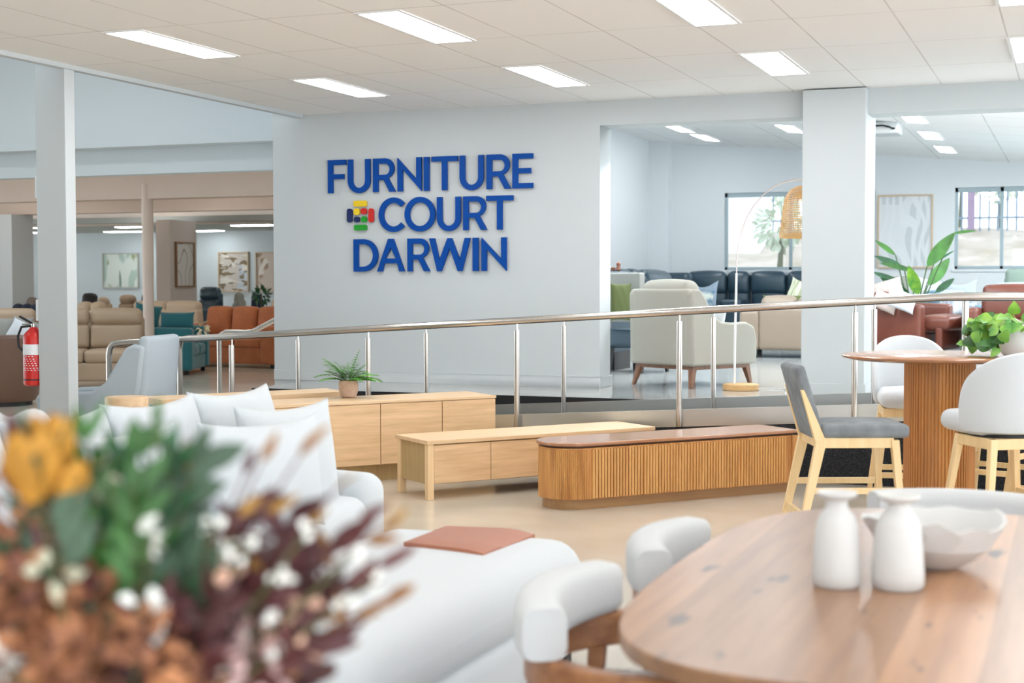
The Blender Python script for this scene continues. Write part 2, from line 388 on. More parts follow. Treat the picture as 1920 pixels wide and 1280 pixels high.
# ---- ramp
def ztop(X): return .403+.059*(X+4.13)
XR0, XR1 = -8.6, -.80
struct('ramp', MB().add([(XR0, 10.34, 0), (XR1, 10.34, 0), (XR1, 11.5, 0), (XR0, 11.5, 0), (XR0, 10.34, .01), (XR1, 10.34, ztop(XR1)-.125), (XR1, 11.5, ztop(XR1)-.125), (XR0, 11.5, .01)],
       [(3, 2, 1, 0), (4, 5, 6, 7), (0, 1, 5, 4), (1, 2, 6, 5), (2, 3, 7, 6), (3, 0, 4, 7)]).box(XR1, 8, 10.34, 11.5, 0, ztop(XR1)-.125), CARPET, smooth=False)
def curb(name, y0, y1):
    m = MB(); xs = [-8.3, XR1, 8]; zs = [max(.14, ztop(-8.3)), ztop(XR1), ztop(XR1)]
    for i in range(2):
        a, b = xs[i], xs[i+1]; za, zb = zs[i], zs[i+1]
        m.add([(a, y0, za-.125), (a, y1, za-.125), (a, y0, za), (a, y1, za), (b, y0, zb-.125), (b, y1, zb-.125), (b, y0, zb), (b, y1, zb)],
              [(0, 1, 3, 2), (4, 6, 7, 5), (0, 4, 5, 1), (2, 3, 7, 6), (0, 2, 6, 4), (1, 5, 7, 3)])
    return struct(name, m, PLATE)
curb('trim_3', 10.325, 10.337); curb('trim_4', 11.515, 11.53)
struct('trim_5', MB().add([(XR0, 10.338, 0), (8, 10.338, 0), (8, 10.338, ztop(XR1)-.125), (XR1, 10.338, ztop(XR1)-.125), (XR0, 10.338, .02),
      (XR0, 10.326, 0), (8, 10.326, 0), (8, 10.326, ztop(XR1)-.126), (XR1, 10.326, ztop(XR1)-.126), (XR0, 10.326, .02)],
      [(4, 3, 2, 1, 0), (5, 6, 7, 8, 9), (0, 1, 6, 5), (1, 2, 7, 6), (2, 3, 8, 7), (3, 4, 9, 8), (4, 0, 5, 9)]), CARPET, smooth=False)
struct('wall_rear_added', MB().box(-34, -3.2, -6.2, -6, 0, 4.7).box(-3.2, 8, -6.2, -6, 2.7, 3.2), WHITE)  # unseen wall added to keep rear daylight off the left side
# ---- left hall shell
YB1 = 13.6
struct('wall_bulkhead', MB().box(-30, -7.415, YB1, YB1+.25, at_Y(300, 272, YB1).z, 4.7), HALLW)
struct('wall_bulkhead_lower', MB().box(-30, -7.415, YB1+.25, YB1+.45, at_Y(300, 325, YB1+.25).z, 4.7), HALLW)
struct('ceiling_hall_high', MB().box(-34, -7.12, -6, YB1, 4.65, 4.75), HALLW)
def beam_at(name, y_top, y_bot, dep, th=.3):
    zb = at_d(325, y_bot, dep).z; Yb = at_d(325, y_bot, dep).y
    return struct(name, MB().box(-34, -8.0, Yb, Yb+th, zb, zb+.55), BEIGE)
beam_at('trim_6', 0, 371, 21.8); beam_at('trim_7', 0, 396, 26.0); beam_at('trim_8', 0, 420, 31.0)
struct('ceiling_hall', MB().box(-34, -8.0, 16, 26, 3.35, 3.45), BEIGE)
YH = 31.0; ZH = 2.68
struct('ceiling_hall_back', MB().box(-34, -8.0, 26, YH, ZH+.0, ZH+.12), mat('hall_ceiling_paint', (.42, .46, .45), .8))
struct('wall_hall_back', MB().box(-34, -8.0, YH, YH+.2, 0, 4.7), HALLW)
pc = at_d(278, 534, 22.1)
struct('wall_pipe_column', MB().lathe([(.082, 0), (.082, 1.6), (.086, 1.6), (.086, 2.9)], 20, (pc.x, pc.y, 0)), BEIGE)
nb = at_d(306, 534, 29.5)
struct('wall_hall_nib', MB().box(at_d(290, 534, 29.5).x, at_d(323, 534, 29.5).x, nb.y, nb.y+.95, 0, 2.68), mat('warm_plaster', (.60, .53, .47), .7))
nl = at_d(15, 534, 27)
struct('wall_hall_nib_left', MB().box(nl.x-1, nl.x+.1, nl.y, nl.y+.6, 0, 2.68), HALLW)
struct('wall_divider', MB().box(-7.95, -7.75, 13.7, 27.8, 0, 4.8), WALLBL)
# ---- right room shell
YBK = 27.6
S_X = .0917
def zroof(X): return 3.62+S_X*(-2.08-X)
RC = tile_mat('sloping_ceiling_tiles', (.90, .91, .91), (.55, .57, .57), 1.2, 1.2, -2.35, 19.78, .02)
struct('ceiling_right', MB().add([(X, Y, zroof(X)+dz) for dz in (0, .12) for X in (-7.8, 8) for Y in (12.95, YBK)],
       [(0, 1, 3, 2), (4, 6, 7, 5), (0, 4, 5, 1), (2, 3, 7, 6), (0, 2, 6, 4), (1, 5, 7, 3)]), RC)
# back wall with two window openings
W1 = [at_Y(1359, 362, YBK), at_Y(1640, 505, YBK)]; W2 = [at_Y(1791, 354, YBK), at_Y(2230, 503, YBK)]
zt, zb = W1[0].z+.0, W1[1].z
bw = MB()
xs = [-7.8, W1[0].x, W1[1].x, W2[0].x, W2[1].x, 9]
bw.box(-7.8, 9, YBK, YBK+.25, ZU-.4, zb).box(-7.8, 9, YBK, YBK+.25, zt, 4.8)
bw.box(xs[0], xs[1], YBK, YBK+.25, zb, zt).box(xs[2]-.0, xs[3], YBK, YBK+.25, zb, zt).box(xs[4], xs[5], YBK, YBK+.25, zb, zt)
struct('wall_back', bw, WALLBL)
struct('wall_pilaster', MB().box(-7.75, -7.35, YBK-.25, YBK, ZU, 4.3), WALLBL)
GLASS = mat('window_glass', (1, 1, 1), .02, trans=1.0)
def window(name, a, b, mull):
    fr = MB(); y0, y1 = YBK+.02, YBK+.09; t = .055
    fr.box(a, b, y0, y1, zt-t-.03, zt).box(a, b, y0, y1, zb, zb+t).box(a, a+t, y0, y1, zb, zt).box(b-t, b, y0, y1, zb, zt)
    for mx_ in mull: fr.box(mx_-.03, mx_+.03, y0, y1, zb, zt)
    o = struct(name, fr, WINFR, bevel=.004)
    MB().box(a+t, b-t, y0+.03, y0+.034, zb+t, zt-t).build('pane', GLASS, o)
    MB().box(a-.05, b+.05, YBK-.03, YBK, zb-.05, zb).build('window_sill', WALLBL, o, bevel=.004)
    return o
window('window_1', W1[0].x, W1[1].x, [at_Y(1482, 450, YBK).x])
window('window_2', W2[0].x, W2[1].x, [at_Y(1878, 450, YBK).x, at_Y(2040, 450, YBK).x])
# outdoors behind the windows
BANK = mat('pale_dry_earth', (.66, .58, .52), .95, col2=(.48, .42, .34), vscale=1.5, bump=.5, bscale=3)
g = MB(); nx, ny = 24, 10; vs = []
random.seed(3)
for i in range(nx+1):
    for j in range(ny+1):
        t = j/ny; vs.append((-14+24*i/nx, 28.2+14*t, .3+2.45*min(1, max(0, t*1.6-.25))+random.uniform(-.07, .07)))
g.add(vs, [(i*(ny+1)+j, (i+1)*(ny+1)+j, (i+1)*(ny+1)+j+1, i*(ny+1)+j+1) for i in range(nx) for j in range(ny)])
tag(g.build('ground_bank', BANK), kind='structure')
fn = thing('palisade_fence', 'blue-grey upright bar fence on the earth bank outside the windows', 'fence', (0, 39, 2.7))
FENC = mat('blue_grey_fence_paint', (.20, .27, .36), .6)
fb = MB()
for i in range(96): fb.box(-14+.22*i, -13.95+.22*i, -.02, .02, 0, 2.5)
fb.build('bar_panel', FENC, fn, smooth=False)
MB().box(-14, 7.2, -.05, -.02, .3, .36).box(-14, 7.2, -.05, -.02, 2.2, 2.26).build('rail', FENC, fn)
for pxx in (1820, 1480):
    q = at_Y(pxx, 400, 38.8).x
    MB().box(q-.09, q+.09, -.12, .0, 0, 2.6).build('post', mat('purple_grey_post', (.33, .24, .36), .6), fn)
bp_ = MB().box(at_Y(1340, 400, 37).x-.8, at_Y(1424, 400, 37).x, 37, 38.5, .3, 5.2)
tag(bp_.build('white_outbuilding', mat('plain_white_cladding', (.9, .9, .9), .7)), 'plain white building wall outside the left part of the window behind the arc lamp', 'building')  # cladding is one even white
def blob(mb, c, r, n, L, rng, W=.5):
    for _ in range(n):
        v = Vector((rng.gauss(0, 1), rng.gauss(0, 1), rng.gauss(0, 1))).normalized()
        mb.leaf(Vector(c)+v*r*rng.uniform(.5, 1), v+Vector((rng.uniform(-.6, .6), rng.uniform(-.6, .6), rng.uniform(-.6, .6))), (rng.uniform(-1, 1), rng.uniform(-1, 1), 1), L, L*W, seg=3)
rng = random.Random(8)
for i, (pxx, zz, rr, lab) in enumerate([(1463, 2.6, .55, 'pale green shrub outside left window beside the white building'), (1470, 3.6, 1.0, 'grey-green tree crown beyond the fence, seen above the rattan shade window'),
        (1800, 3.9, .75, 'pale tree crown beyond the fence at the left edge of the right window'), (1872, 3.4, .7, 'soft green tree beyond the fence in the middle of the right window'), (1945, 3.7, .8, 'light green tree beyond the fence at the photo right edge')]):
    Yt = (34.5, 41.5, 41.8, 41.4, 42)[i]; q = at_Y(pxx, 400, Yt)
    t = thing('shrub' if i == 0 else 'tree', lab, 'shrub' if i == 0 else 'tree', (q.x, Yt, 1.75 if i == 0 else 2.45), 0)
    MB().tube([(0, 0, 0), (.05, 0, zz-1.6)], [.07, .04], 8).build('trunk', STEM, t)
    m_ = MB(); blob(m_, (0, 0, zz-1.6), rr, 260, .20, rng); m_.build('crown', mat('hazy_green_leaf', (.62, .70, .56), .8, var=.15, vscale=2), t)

# ================================================================== CEILING LIGHTS
def ceiling_light(label, x0, y0, w_=.27, l_=1.15, z=ZC, group='ceiling panel lights of the main showroom', slope=0.0, m=PANELE):
    t = thing('ceiling_light', label, 'ceiling light', (x0+w_/2, y0+l_/2, z), 0, group)
    if slope: t.rotation_euler.y = math.atan(slope)
    fr = MB(); W, L_ = w_/2+.022, l_/2+.022
    for a in ((-W, -w_/2, -L_, L_), (w_/2, W, -L_, L_), (-w_/2, w_/2, -L_, -l_/2), (-w_/2, w_/2, l_/2, L_)): fr.box(a[0], a[1], a[2], a[3], -.008, .01)
    fr.build('frame', FRAMEW, t)
    MB().box(-w_/2, w_/2, -l_/2, l_/2, -.004, .008).build('diffuser', m, t)
    return t
S = 1.63
for lab, x, y in [('long lit ceiling panel nearest the left column', -3.64, 4.886), ('lit ceiling panel at top centre left of the pillar row, before the sign', -2.51, 4.886),
                  ('lit ceiling panel cut by the top photo edge right of centre', -1.40, 4.886), ('farthest left lit ceiling panel above the word FURNITURE', -3.625, 6.36),
                  ('lit ceiling panel above the right end of the sign wall', -2.50, 6.36), ('lit ceiling panel just left of the square pillar top', -1.39, 6.36),
                  ('lit ceiling panel at the right photo edge, the farther of two', -.27, 6.36), ('lit ceiling panel at the top right photo corner', -.27, 4.886)]:
    ceiling_light(lab, x*S+.0, (y+.015)*S)
# right room lights on the sloping ceiling
def on_roof(x, y):
    d = ray(x, y); n = np.array([S_X, 0, 1.0]); p0 = np.array([-2.08, 0, 3.62-CAM_H]); t = (n@p0)/(n@d); p = d*t
    return p
for lab, (px_, py_) in [('nearest of the row of three lit panels right of the pillar', (1684, 211.6)), ('middle of the row of three lit panels right of the pillar', (1720.3, 245.6)),
                        ('farthest of the row of three lit panels right of the pillar', (1751, 273)), ('small lit panel in back room ceiling nearest the sign wall end', (1241.9, 233.4)),
                        ('lit panel in back room ceiling left of the arc lamp', (1293.4, 251)), ('lit back room panel touching the left edge of the pillar', (1452, 233))]:
    p = on_roof(px_, py_)
    ceiling_light(lab, p[0], p[1], .27, 1.15, p[2]+CAM_H-S_X*.135-.004, 'ceiling panel lights of the back room', S_X)
# left hall strips
for k, (x0, x1, y_) in enumerate([(438, 513, 423), (461, 513, 438), (366, 415, 433.5), (200, 271, 435), (160, 222, 442), (222, 271, 426.5), (36, 72, 437), (64, 74, 428)]):
    labs = ['upper right lit strip beside the sign wall edge in the left hall', 'lower right lit strip beside the sign wall edge in the left hall', 'lit strip just right of the beige nib wall', 'long lit strip left of the pipe column, middle of three',
            'lowest lit strip above the framed feather print', 'upper lit strip touching the pipe column', 'lit strip just left of the white column', 'small lit strip touching the white column']
    ya = at_z((x0+x1)/2, y_, ZH-.03)
    sc_ = ya.length/2734
    t = thing('ceiling_light', labs[k], 'ceiling light', (ya.x, ya.y, ZH), 0, 'strip lights of the left hall')
    L_ = (x1-x0)*sc_*1.1
    MB().box(-L_/2-.02, L_/2+.02, -.17, .17, -.02, .0).build('frame', FRAMEW, t)
    MB().box(-L_/2, L_/2, -.15, .15, -.03, -.02).build('diffuser', HALLE, t)

# ================================================================== SIGN
sg = thing('wall_sign', 'large blue FURNITURE COURT DARWIN lettering with coloured tile logo on white wall', 'sign', (0, YW, 0))
ST = .17
def arc(cx, cy, rx, ry, a0, a1, n=14): return [(cx+rx*math.cos(R(a0+(a1-a0)*i/n)), cy+ry*math.sin(R(a0+(a1-a0)*i/n))) for i in range(n+1)]
def glyph(ch, W):
    s = ST; a = {}
    if ch == 'I': return [[(0, 0), (W, 0), (W, 1), (0, 1)]]
    if ch == 'F': return [[(0, 0), (s, 0), (s, .42), (W*.9, .42), (W*.9, .42+.15), (s, .57), (s, .85), (W, .85), (W, 1), (0, 1)]]
    if ch == 'E': return [[(0, 0), (W, 0), (W, .15), (s, .15), (s, .43), (W*.9, .43), (W*.9, .58), (s, .58), (s, .85), (W, .85), (W, 1), (0, 1)]]
    if ch == 'T': return [[(W/2-s/2, 0), (W/2+s/2, 0), (W/2+s/2, .85), (W, .85), (W, 1), (0, 1), (0, .85), (W/2-s/2, .85)]]
    if ch == 'U':
        r = W/2
        return [[(0, 1)]+arc(r, r-.02, r, r-.0, 180, 360)+[(W, 1), (W-s, 1)]+arc(r, r-.02, r-s, r-s+.01, 360, 180)+[(s, 1)]]
    if ch in 'NM': return [[(0, 0), (s, 0), (s, .66), (W, 0), (W, 1), (W-s, 1), (W-s, .36), (0, 1.0)]]
    if ch == 'A': return [[(0, 0), (s*1.08, 0), (W*.5-W*.5*.0-.0-(.5*W-s*1.08)*(1-.25)+.0, .25), (W-(s*1.08)-(.5*W-s*1.08)*.25, .25), (W-s*1.08, 0), (W, 0), (W/2+s*.52, 1), (W/2-s*.52, 1)],
                          [(s*1.08+(W/2-s*1.08)*.40, .40), (W-s*1.08-(W/2-s*1.08)*.40, .40), (W/2, .73)]]
    if ch == 'W':
        q = W/4
        return [[(q-s*.42, 0), (q+s*.42, 0), (2*q, .70), (3*q-s*.42, 0), (3*q+s*.42, 0), (W, 1), (W-s*1.08, 1), (3*q, .34), (2*q+s*.42, 1), (2*q-s*.42, 1), (q, .34), (s*1.08, 1), (0, 1)]]
    if ch == 'O': return [arc(W/2, .5, W/2, .52, 0, 360, 40)[:-1], arc(W/2, .5, W/2-s, .52-s*.98, 0, 360, 40)[:-1]]
    if ch == 'C': 
        cx = W*.56; return [arc(cx, .5, cx, .52, 42, 318, 34)+arc(cx, .5, cx-s, .52-s*.98, 318, 42, 34)]
    if ch == 'D': return [[(0, 0)]+arc(W-.5, .5, .5, .5, -90, 90, 20)+[(0, 1)], [(s, .155)]+arc(W-.5, .5, .5-s, .345, -90, 90, 20)+[(s, .845)]]
    if ch == 'R':
        rc = .30; return [[(0, 0), (s, 0), (s, .36), (W*.48, .36), (W-s*1.15, 0), (W, 0), (W*.68, .42)]+arc(W-rc-.04, 1-.30, rc, .30, -62, 90, 14)+[(0, 1)],
                          [(s, .51)]+arc(W-rc-.04, 1-.325, rc-s+.02, .165, -90, 90, 12)+[(s, .845)]]
def letter(ch, X0, X1, z0, z1, m=BLUES):
    H = z1-z0; W = (X1-X0)/H
    cu = D.curves.new('glyph', 'CURVE'); cu.dimensions = '2D'; cu.fill_mode = 'BOTH'; cu.extrude = .012
    for c in glyph(ch, W):
        sp = cu.splines.new('POLY'); sp.points.add(len(c)-1)
        for i, (x, y) in enumerate(c): sp.points[i].co = (x*H, y*H, 0, 1)
        sp.use_cyclic_u = True
    tmp = D.objects.new('tmp', cu); me = D.meshes.new_from_object(tmp); D.objects.remove(tmp)
    me.transform(Matrix.Rotation(PI/2, 4, 'X')); me.materials.clear(); me.materials.append(m)
    for p in me.polygons: p.use_smooth = False
    o = D.objects.new('letter', me); COL.objects.link(o); o.parent = sg; o.location = (X0, -.027, z0)
def sx(cx): return at_Y(580+cx/4.174, 400, YW).x
def sz(cx, cy): return at_Y(580+cx/4.174, 260+cy/4.174, YW).z
r1 = (sz(182, 428), sz(182, 170)); r2 = (sz(1040, 722), sz(1040, 456)); r2 = (sz(1240, 717), sz(1240, 452)); r3 = (sz(380, 1040), sz(380, 787))
for ch, a, b in [('F', 160, 300), ('U', 315, 490), ('R', 512, 687), ('N', 703, 890), ('I', 908, 950), ('T', 968, 1172), ('U', 1188, 1375), ('R', 1398, 1588), ('E', 1600, 1760)]: letter(ch, sx(a), sx(b), *r1)
for ch, a, b in [('C', 555, 762), ('O', 757, 997), ('U', 1010, 1195), ('R', 1215, 1402), ('T', 1395, 1605)]: letter(ch, sx(a), sx(b), *r2)
for ch, a, b in [('D', 357, 548), ('A', 540, 757), ('R', 778, 955), ('W', 948, 1270), ('I', 1288, 1333), ('N', 1357, 1553)]: letter(ch, sx(a), sx(b), *r3)
def logo_tile(a, b, c, d_, m, r=.35):
    X0, X1 = sx(a), sx(b); z1 = sz((a+b)/2, c); z0 = sz((a+b)/2, d_)
    w_, h_ = X1-X0, z1-z0; rr = min(w_, h_)*r
    poly = []
    for cx, cy, a0 in ((w_-rr, h_-rr, 0), (rr, h_-rr, 90), (rr, rr, 180), (w_-rr, rr, 270)): poly += arc(cx, cy, rr, rr, a0, a0+90, 6)
    mb = MB().prism(poly, 0, .022, Matrix.Rotation(PI/2, 4, 'X'))
    o = mb.build('logo_tile', m, sg, (X0, -.012, z0), smooth=False)
for a in [(357, 460, 485, 532, LYEL, .3), (305, 346, 548, 657, LNAV, .45), (473, 514, 545, 655, LRED, .45), (360, 460, 673, 718, LGRN, .35), (358, 405, 545, 598, LYEL, .4), (414, 460, 544, 592, LRED, .4),
          (360, 403, 610, 656, LNAV, .4), (416, 460, 608, 655, LGRN, .4)]: logo_tile(*a)

# ================================================================== HAND RAILS
def rail(name, label, Y, posts, x_end=-.83, xr=3.2, xl=0.0):
    t = thing(name, label, 'handrail', (0, Y, 0), 0)
    def zr(X):
        if X > x_end: return 1.312
        if X > -7.1: return 1.312-.0600*(x_end-X)
        return 1.312-.06*(x_end+7.1)-.0-.03*min(1, (-7.1-X)/.5)
    path = [(-7.86+xl, 0, .0), (-7.86+xl, 0, .80), (-7.85+xl, 0, .86), (-7.82+xl, 0, .895), (-7.76+xl, 0, zr(-7.76))]+[(X, 0, zr(X)) for X in (-7.5, -7.3, -7.1, -6, -4.5, -3, -1.6, -1.1, -.95, -.83, -.7)]+[(xr, 0, zr(0))]
    MB().tube(path, .0255, 16).build('handrail_tube', STEEL, t)
    for i, X in enumerate(posts):
        zt_ = zr(X)-.024; zb_ = ztop(X)-.12
        p = MB().tube([(X, -.012, max(zb_, 0)), (X, -.012, zt_-.045)], .0215, 16).build('post', STEEL, t)
        MB().tube([(X, -.004, zt_-.05), (X, -.004, zt_+.01)], .007, 8).build('post_pin', STEEL, p)
    return t
rail('stainless_handrail', 'front stainless steel ramp handrail nearest the timber cabinets', 10.305, [-6.445, -5.199, -3.944, -2.682, -1.43, -.15], xl=.20)
t2 = rail('stainless_handrail', 'rear stainless steel ramp handrail just in front of the sign wall', 11.50, [-6.503, -5.242, -3.982, -2.712, -1.45], xl=.10)
pX = at_Y(1810, 600, 11.5).x
MB().tube([(pX, -.0, .56), (pX, -.0, 1.30)], .0255, 16).build('post', STEEL, t2)
t3 = thing('stainless_handrail', 'short stainless stair handrail rising behind the left edge of the sign wall', 'handrail', (0, 13.05, 0), 0)
q0 = at_Y(414, 622, 13.05); q1 = at_Y(470, 623, 13.05); q2 = at_Y(515, 600, 13.05)
MB().tube([(q0.x-.02, 0, .02), (q0.x-.02, 0, q0.z-.1), (q0.x, 0, q0.z-.03), (q0.x+.06, 0, q0.z), (q1.x-.05, 0, q1.z), (q1.x+.03, 0, q1.z+.01), (q2.x, 0, q2.z), (q2.x+.2, 0, q2.z+.09)], .0255, 14).build('handrail_tube', STEEL, t3)

# ================================================================== SEATING BUILDERS
def sofa(name, label, cat, loc, rz, w, d, h, m, sh=.45, aw=.18, ah=.62, n=2, head=False, group=None, foot=.07, rec=.14, armr=.05, skirt=False):
    t = thing(name, label, cat, loc, rz, group)
    iw = w-2*aw
    MB().rbox(iw+.02, d-.10, sh-.16-foot, .03, (0, -.02, foot+(sh-.16-foot)/2)).build('base', m, t)
    MB().rbox(iw+.02, .16, h-.12-foot, .05, (0, d/2-.09, foot+(h-.12-foot)/2)).build('back_frame', m, t)
    for s in (-1, 1):
        MB().rbox(aw, d, ah-foot, armr, (s*(w/2-aw/2), 0, foot+(ah-foot)/2), puff=(.01, 0, .012)).build('arm', m, t)
        for q in (-1, 1): MB().box(s*(w/2-.1)-.03, s*(w/2-.1)+.03, q*(d/2-.1)-.03, q*(d/2-.1)+.03, 0, foot+.01).build('foot', BLACK, t)
    cw = iw/n
    for i in range(n):
        cx = -iw/2+cw*(i+.5)
        MB().rbox(cw-.008, d-.24, .17, .05, (cx, -.10, sh-.08), puff=(0, .01, .02)).build('seat_cushion', m, t)
        M = Mx((cx, d/2-.20, sh), rx=-rec)
        if head:
            bh = h-sh
            bc = MB().rbox(cw-.01, .20, bh*.60, .06, (0, 0, bh*.30), puff=(0, .02, 0), M=M).build('back_cushion', m, t)
            MB().rbox(cw-.01, .22, bh*.44, .09, (0, .0, bh*.78), puff=(0, .025, .01), M=M).build('headrest', m, t)
        else:
            MB().rbox(cw-.01, .20, h-sh+.03, .07, (0, 0, (h-sh)/2), puff=(0, .04, .02), M=M).build('back_cushion', m, t)
    return t
def cushion(label, loc, rz, w, h, t, m, tilt=.2, roll=0.0, group=None, dent=0.0):
    o = MB().pillow(w, h, t, dent=dent).build('throw_pillow', m, None)
    o.location = loc; o.rotation_euler = (tilt*-1, roll, rz); tag(o, label, 'pillow', group)
    return o
def floor_at(px_, dep, z=0): p = at_d(px_, 534, dep); return (p.x, p.y, z)

# ------------------------------------------------------------------ left hall
sofa('recliner_sofa', 'beige leather recliner sofa behind the white column, ridged headrests', 'sofa', floor_at(112, 19.9), R(30), 2.75, .95, 1.06, BEIGEL, aw=.30, ah=.66, n=3, head=True, foot=.09, sh=.5)
p = floor_at(2, 16.9)
t = thing('tub_chair', 'dark brown leather tub chair at the left photo edge', 'armchair', p, R(20))
MB().lathe([(.36, .05), (.40, .12), (.415, .45), (.41, .78), (.385, .80), (.36, .78), (.33, .50), (.33, .46), (.0, .46)], 36, closed=False).build('shell', DKBROWN, t)
MB().lathe([(.0, .40), (.31, .40), (.33, .46), (.31, .52), (.0, .54)], 30, closed=False).build('seat', DKBROWN, t)
MB().lathe([(.33, 0), (.33, .05)], 30).build('plinth', BLACK, t)
# pillows on the recliner sofa left part
q = floor_at(22, 19.2, .72); cushion('sage green pillow leaning on the beige recliner sofa, the left one', q, R(25), .55, .5, .2, SAGE, .25)
q = floor_at(50, 19.1, .74); cushion('sage green pillow with raised corner next to the red extinguisher top', q, R(32), .5, .42, .18, SAGE, .5, .3)
q = floor_at(45, 17.7, .76); cushion('cream pillow tucked behind the dark brown tub chair', q, R(20), .46, .36, .16, LINEN, .5, .4)
# teal and orange sofas
c = at_z(386, 706, 0)
sofa('teal_sofa', 'teal velvet sofa seen from its arm side behind the pipe column', 'sofa', (c.x-1.08, c.y+.62, 0), R(112), 1.45, 1.02, .92, TEAL, aw=.24, ah=.72, n=2)
cushion('teal bolster pillow on the near arm of the teal sofa', (c.x-.70, c.y+.30, .83), R(22), .55, .27, .2, TEAL, .15)
cushion('teal square pillow leaning in the teal sofa beside the pipe column', (c.x-1.22, c.y+.25, .88), R(35), .42, .42, .2, TEAL, .2, .2)
c = at_z(450, 690, 0)
sofa('orange_sofa', 'burnt orange three seat sofa beside the sign wall edge', 'sofa', (c.x-.38, c.y+.5, 0), R(-4), 2.2, .95, .98, ORANGE, aw=.30, ah=.70, n=3, sh=.50)
c = at_d(383, 606, 20.35)
bq = MB(); rng = random.Random(4)
blob(bq, (0, 0, 0), .07, 26, .09, rng)
tag(bq.build('flower_bunch', mat('pale_yellow_petal', (.7, .6, .25), .7, col2=(.6, .5, .45), vscale=30), None, (c.x-.05, c.y, .78)), 'tiny yellow and cream flower bunch on the corner of the teal sofa', 'flowers')
# far rows
def fsofa(label, x0, x1, ytop, dep, m, n=2, z0=0, rz=0, name='sofa', cat='sofa', head=False):
    zt_ = at_d((x0+x1)/2, ytop, dep).z-z0; c_ = floor_at((x0+x1)/2, dep, z0)
    w_ = (x1-x0)*dep/2734*1.06
    return sofa(name, label, cat, c_, rz, w_, .9, max(.6, zt_), m, n=n, aw=min(.2, w_*.18), ah=min(.62, zt_*.62), head=head, sh=min(.45, zt_*.5))
struct('floor_hall_back', MB().box(-34, -8.0, 23.6, 31, 0, .28), FLOORM)
fsofa('light tan two part sofa back in front of the beige nib wall', 246, 421, 566, 26.3, TANL, 2, rz=R(180))
fsofa('light tan sofa left of the column gap, low back row', 150, 236, 568, 26.5, TANL, 2, rz=R(180))
fsofa('tan recliner with plump headrest, left of two behind the beige sofa', 160, 192, 557, 28.2, TANL, 1, .28, name='recliner', cat='recliner', head=True)
fsofa('wide tan recliner with plump headrest, right of two below the feather print', 199, 247, 553, 29.9, BEIGEL, 1, .28, name='recliner', cat='recliner', head=True)
fsofa('black recliner with rounded back below the line drawing picture', 346, 409, 538, 28.4, BLKL, 1, .28, name='recliner', cat='recliner', head=True)
fsofa('grey-green armchair between the black recliner and the navy chair', 421, 445, 551, 28.9, GREYG, 1, .28, name='armchair', cat='armchair')
fsofa('navy armchair below the palm frond picture', 454, 481, 549, 30.6, NAVY, 1, .28, name='armchair', cat='armchair')
fsofa('cream sofa end beside the sign wall edge in the back row', 484, 530, 563, 26.5, TANL, 1)
fsofa('navy recliner top touching the pipe column', 246, 271, 552, 29.6, NAVY, 1, .28, name='recliner', cat='recliner')
fsofa('dark sofa top directly right of the white column, back row', 130, 172, 552, 29.9, BLACK, 1, .28)
fsofa('taupe sofa in the back row at the left photo edge', -10, 66, 560, 27.2, TAUPE, 2, .28)
fsofa('navy armchair behind the taupe sofa at left photo edge', 8, 34, 548, 30.0, NAVY, 1, .28, name='armchair', cat='armchair')
fsofa('long navy sofa low row in front of the taupe sofa', -20, 73, 573, 24.0, NAVY, 3)
q = floor_at(441, 28.55, .86); cushion('tan pillow beside the grey-green armchair', q, R(-60), .5, .45, .18, GREYG, .3)
q = floor_at(490, 28.0, .28); m_ = MB(); rng = random.Random(5); blob(m_, (0, 0, .88), .14, 60, .12, rng)
t = thing('leafy_plant', 'small dark leafy plant by the cream sofa end', 'plant', q)
m_.build('foliage', DGREEN, t); MB().tube([(0, 0, .2), (0, 0, .9)], .012, 6).build('stem', STEM, t)
MB().lathe([(.08, 0), (.11, .22), (.10, .22), (.09, .18), (0, .18)], 20, closed=False).build('pot', TERRA, t)
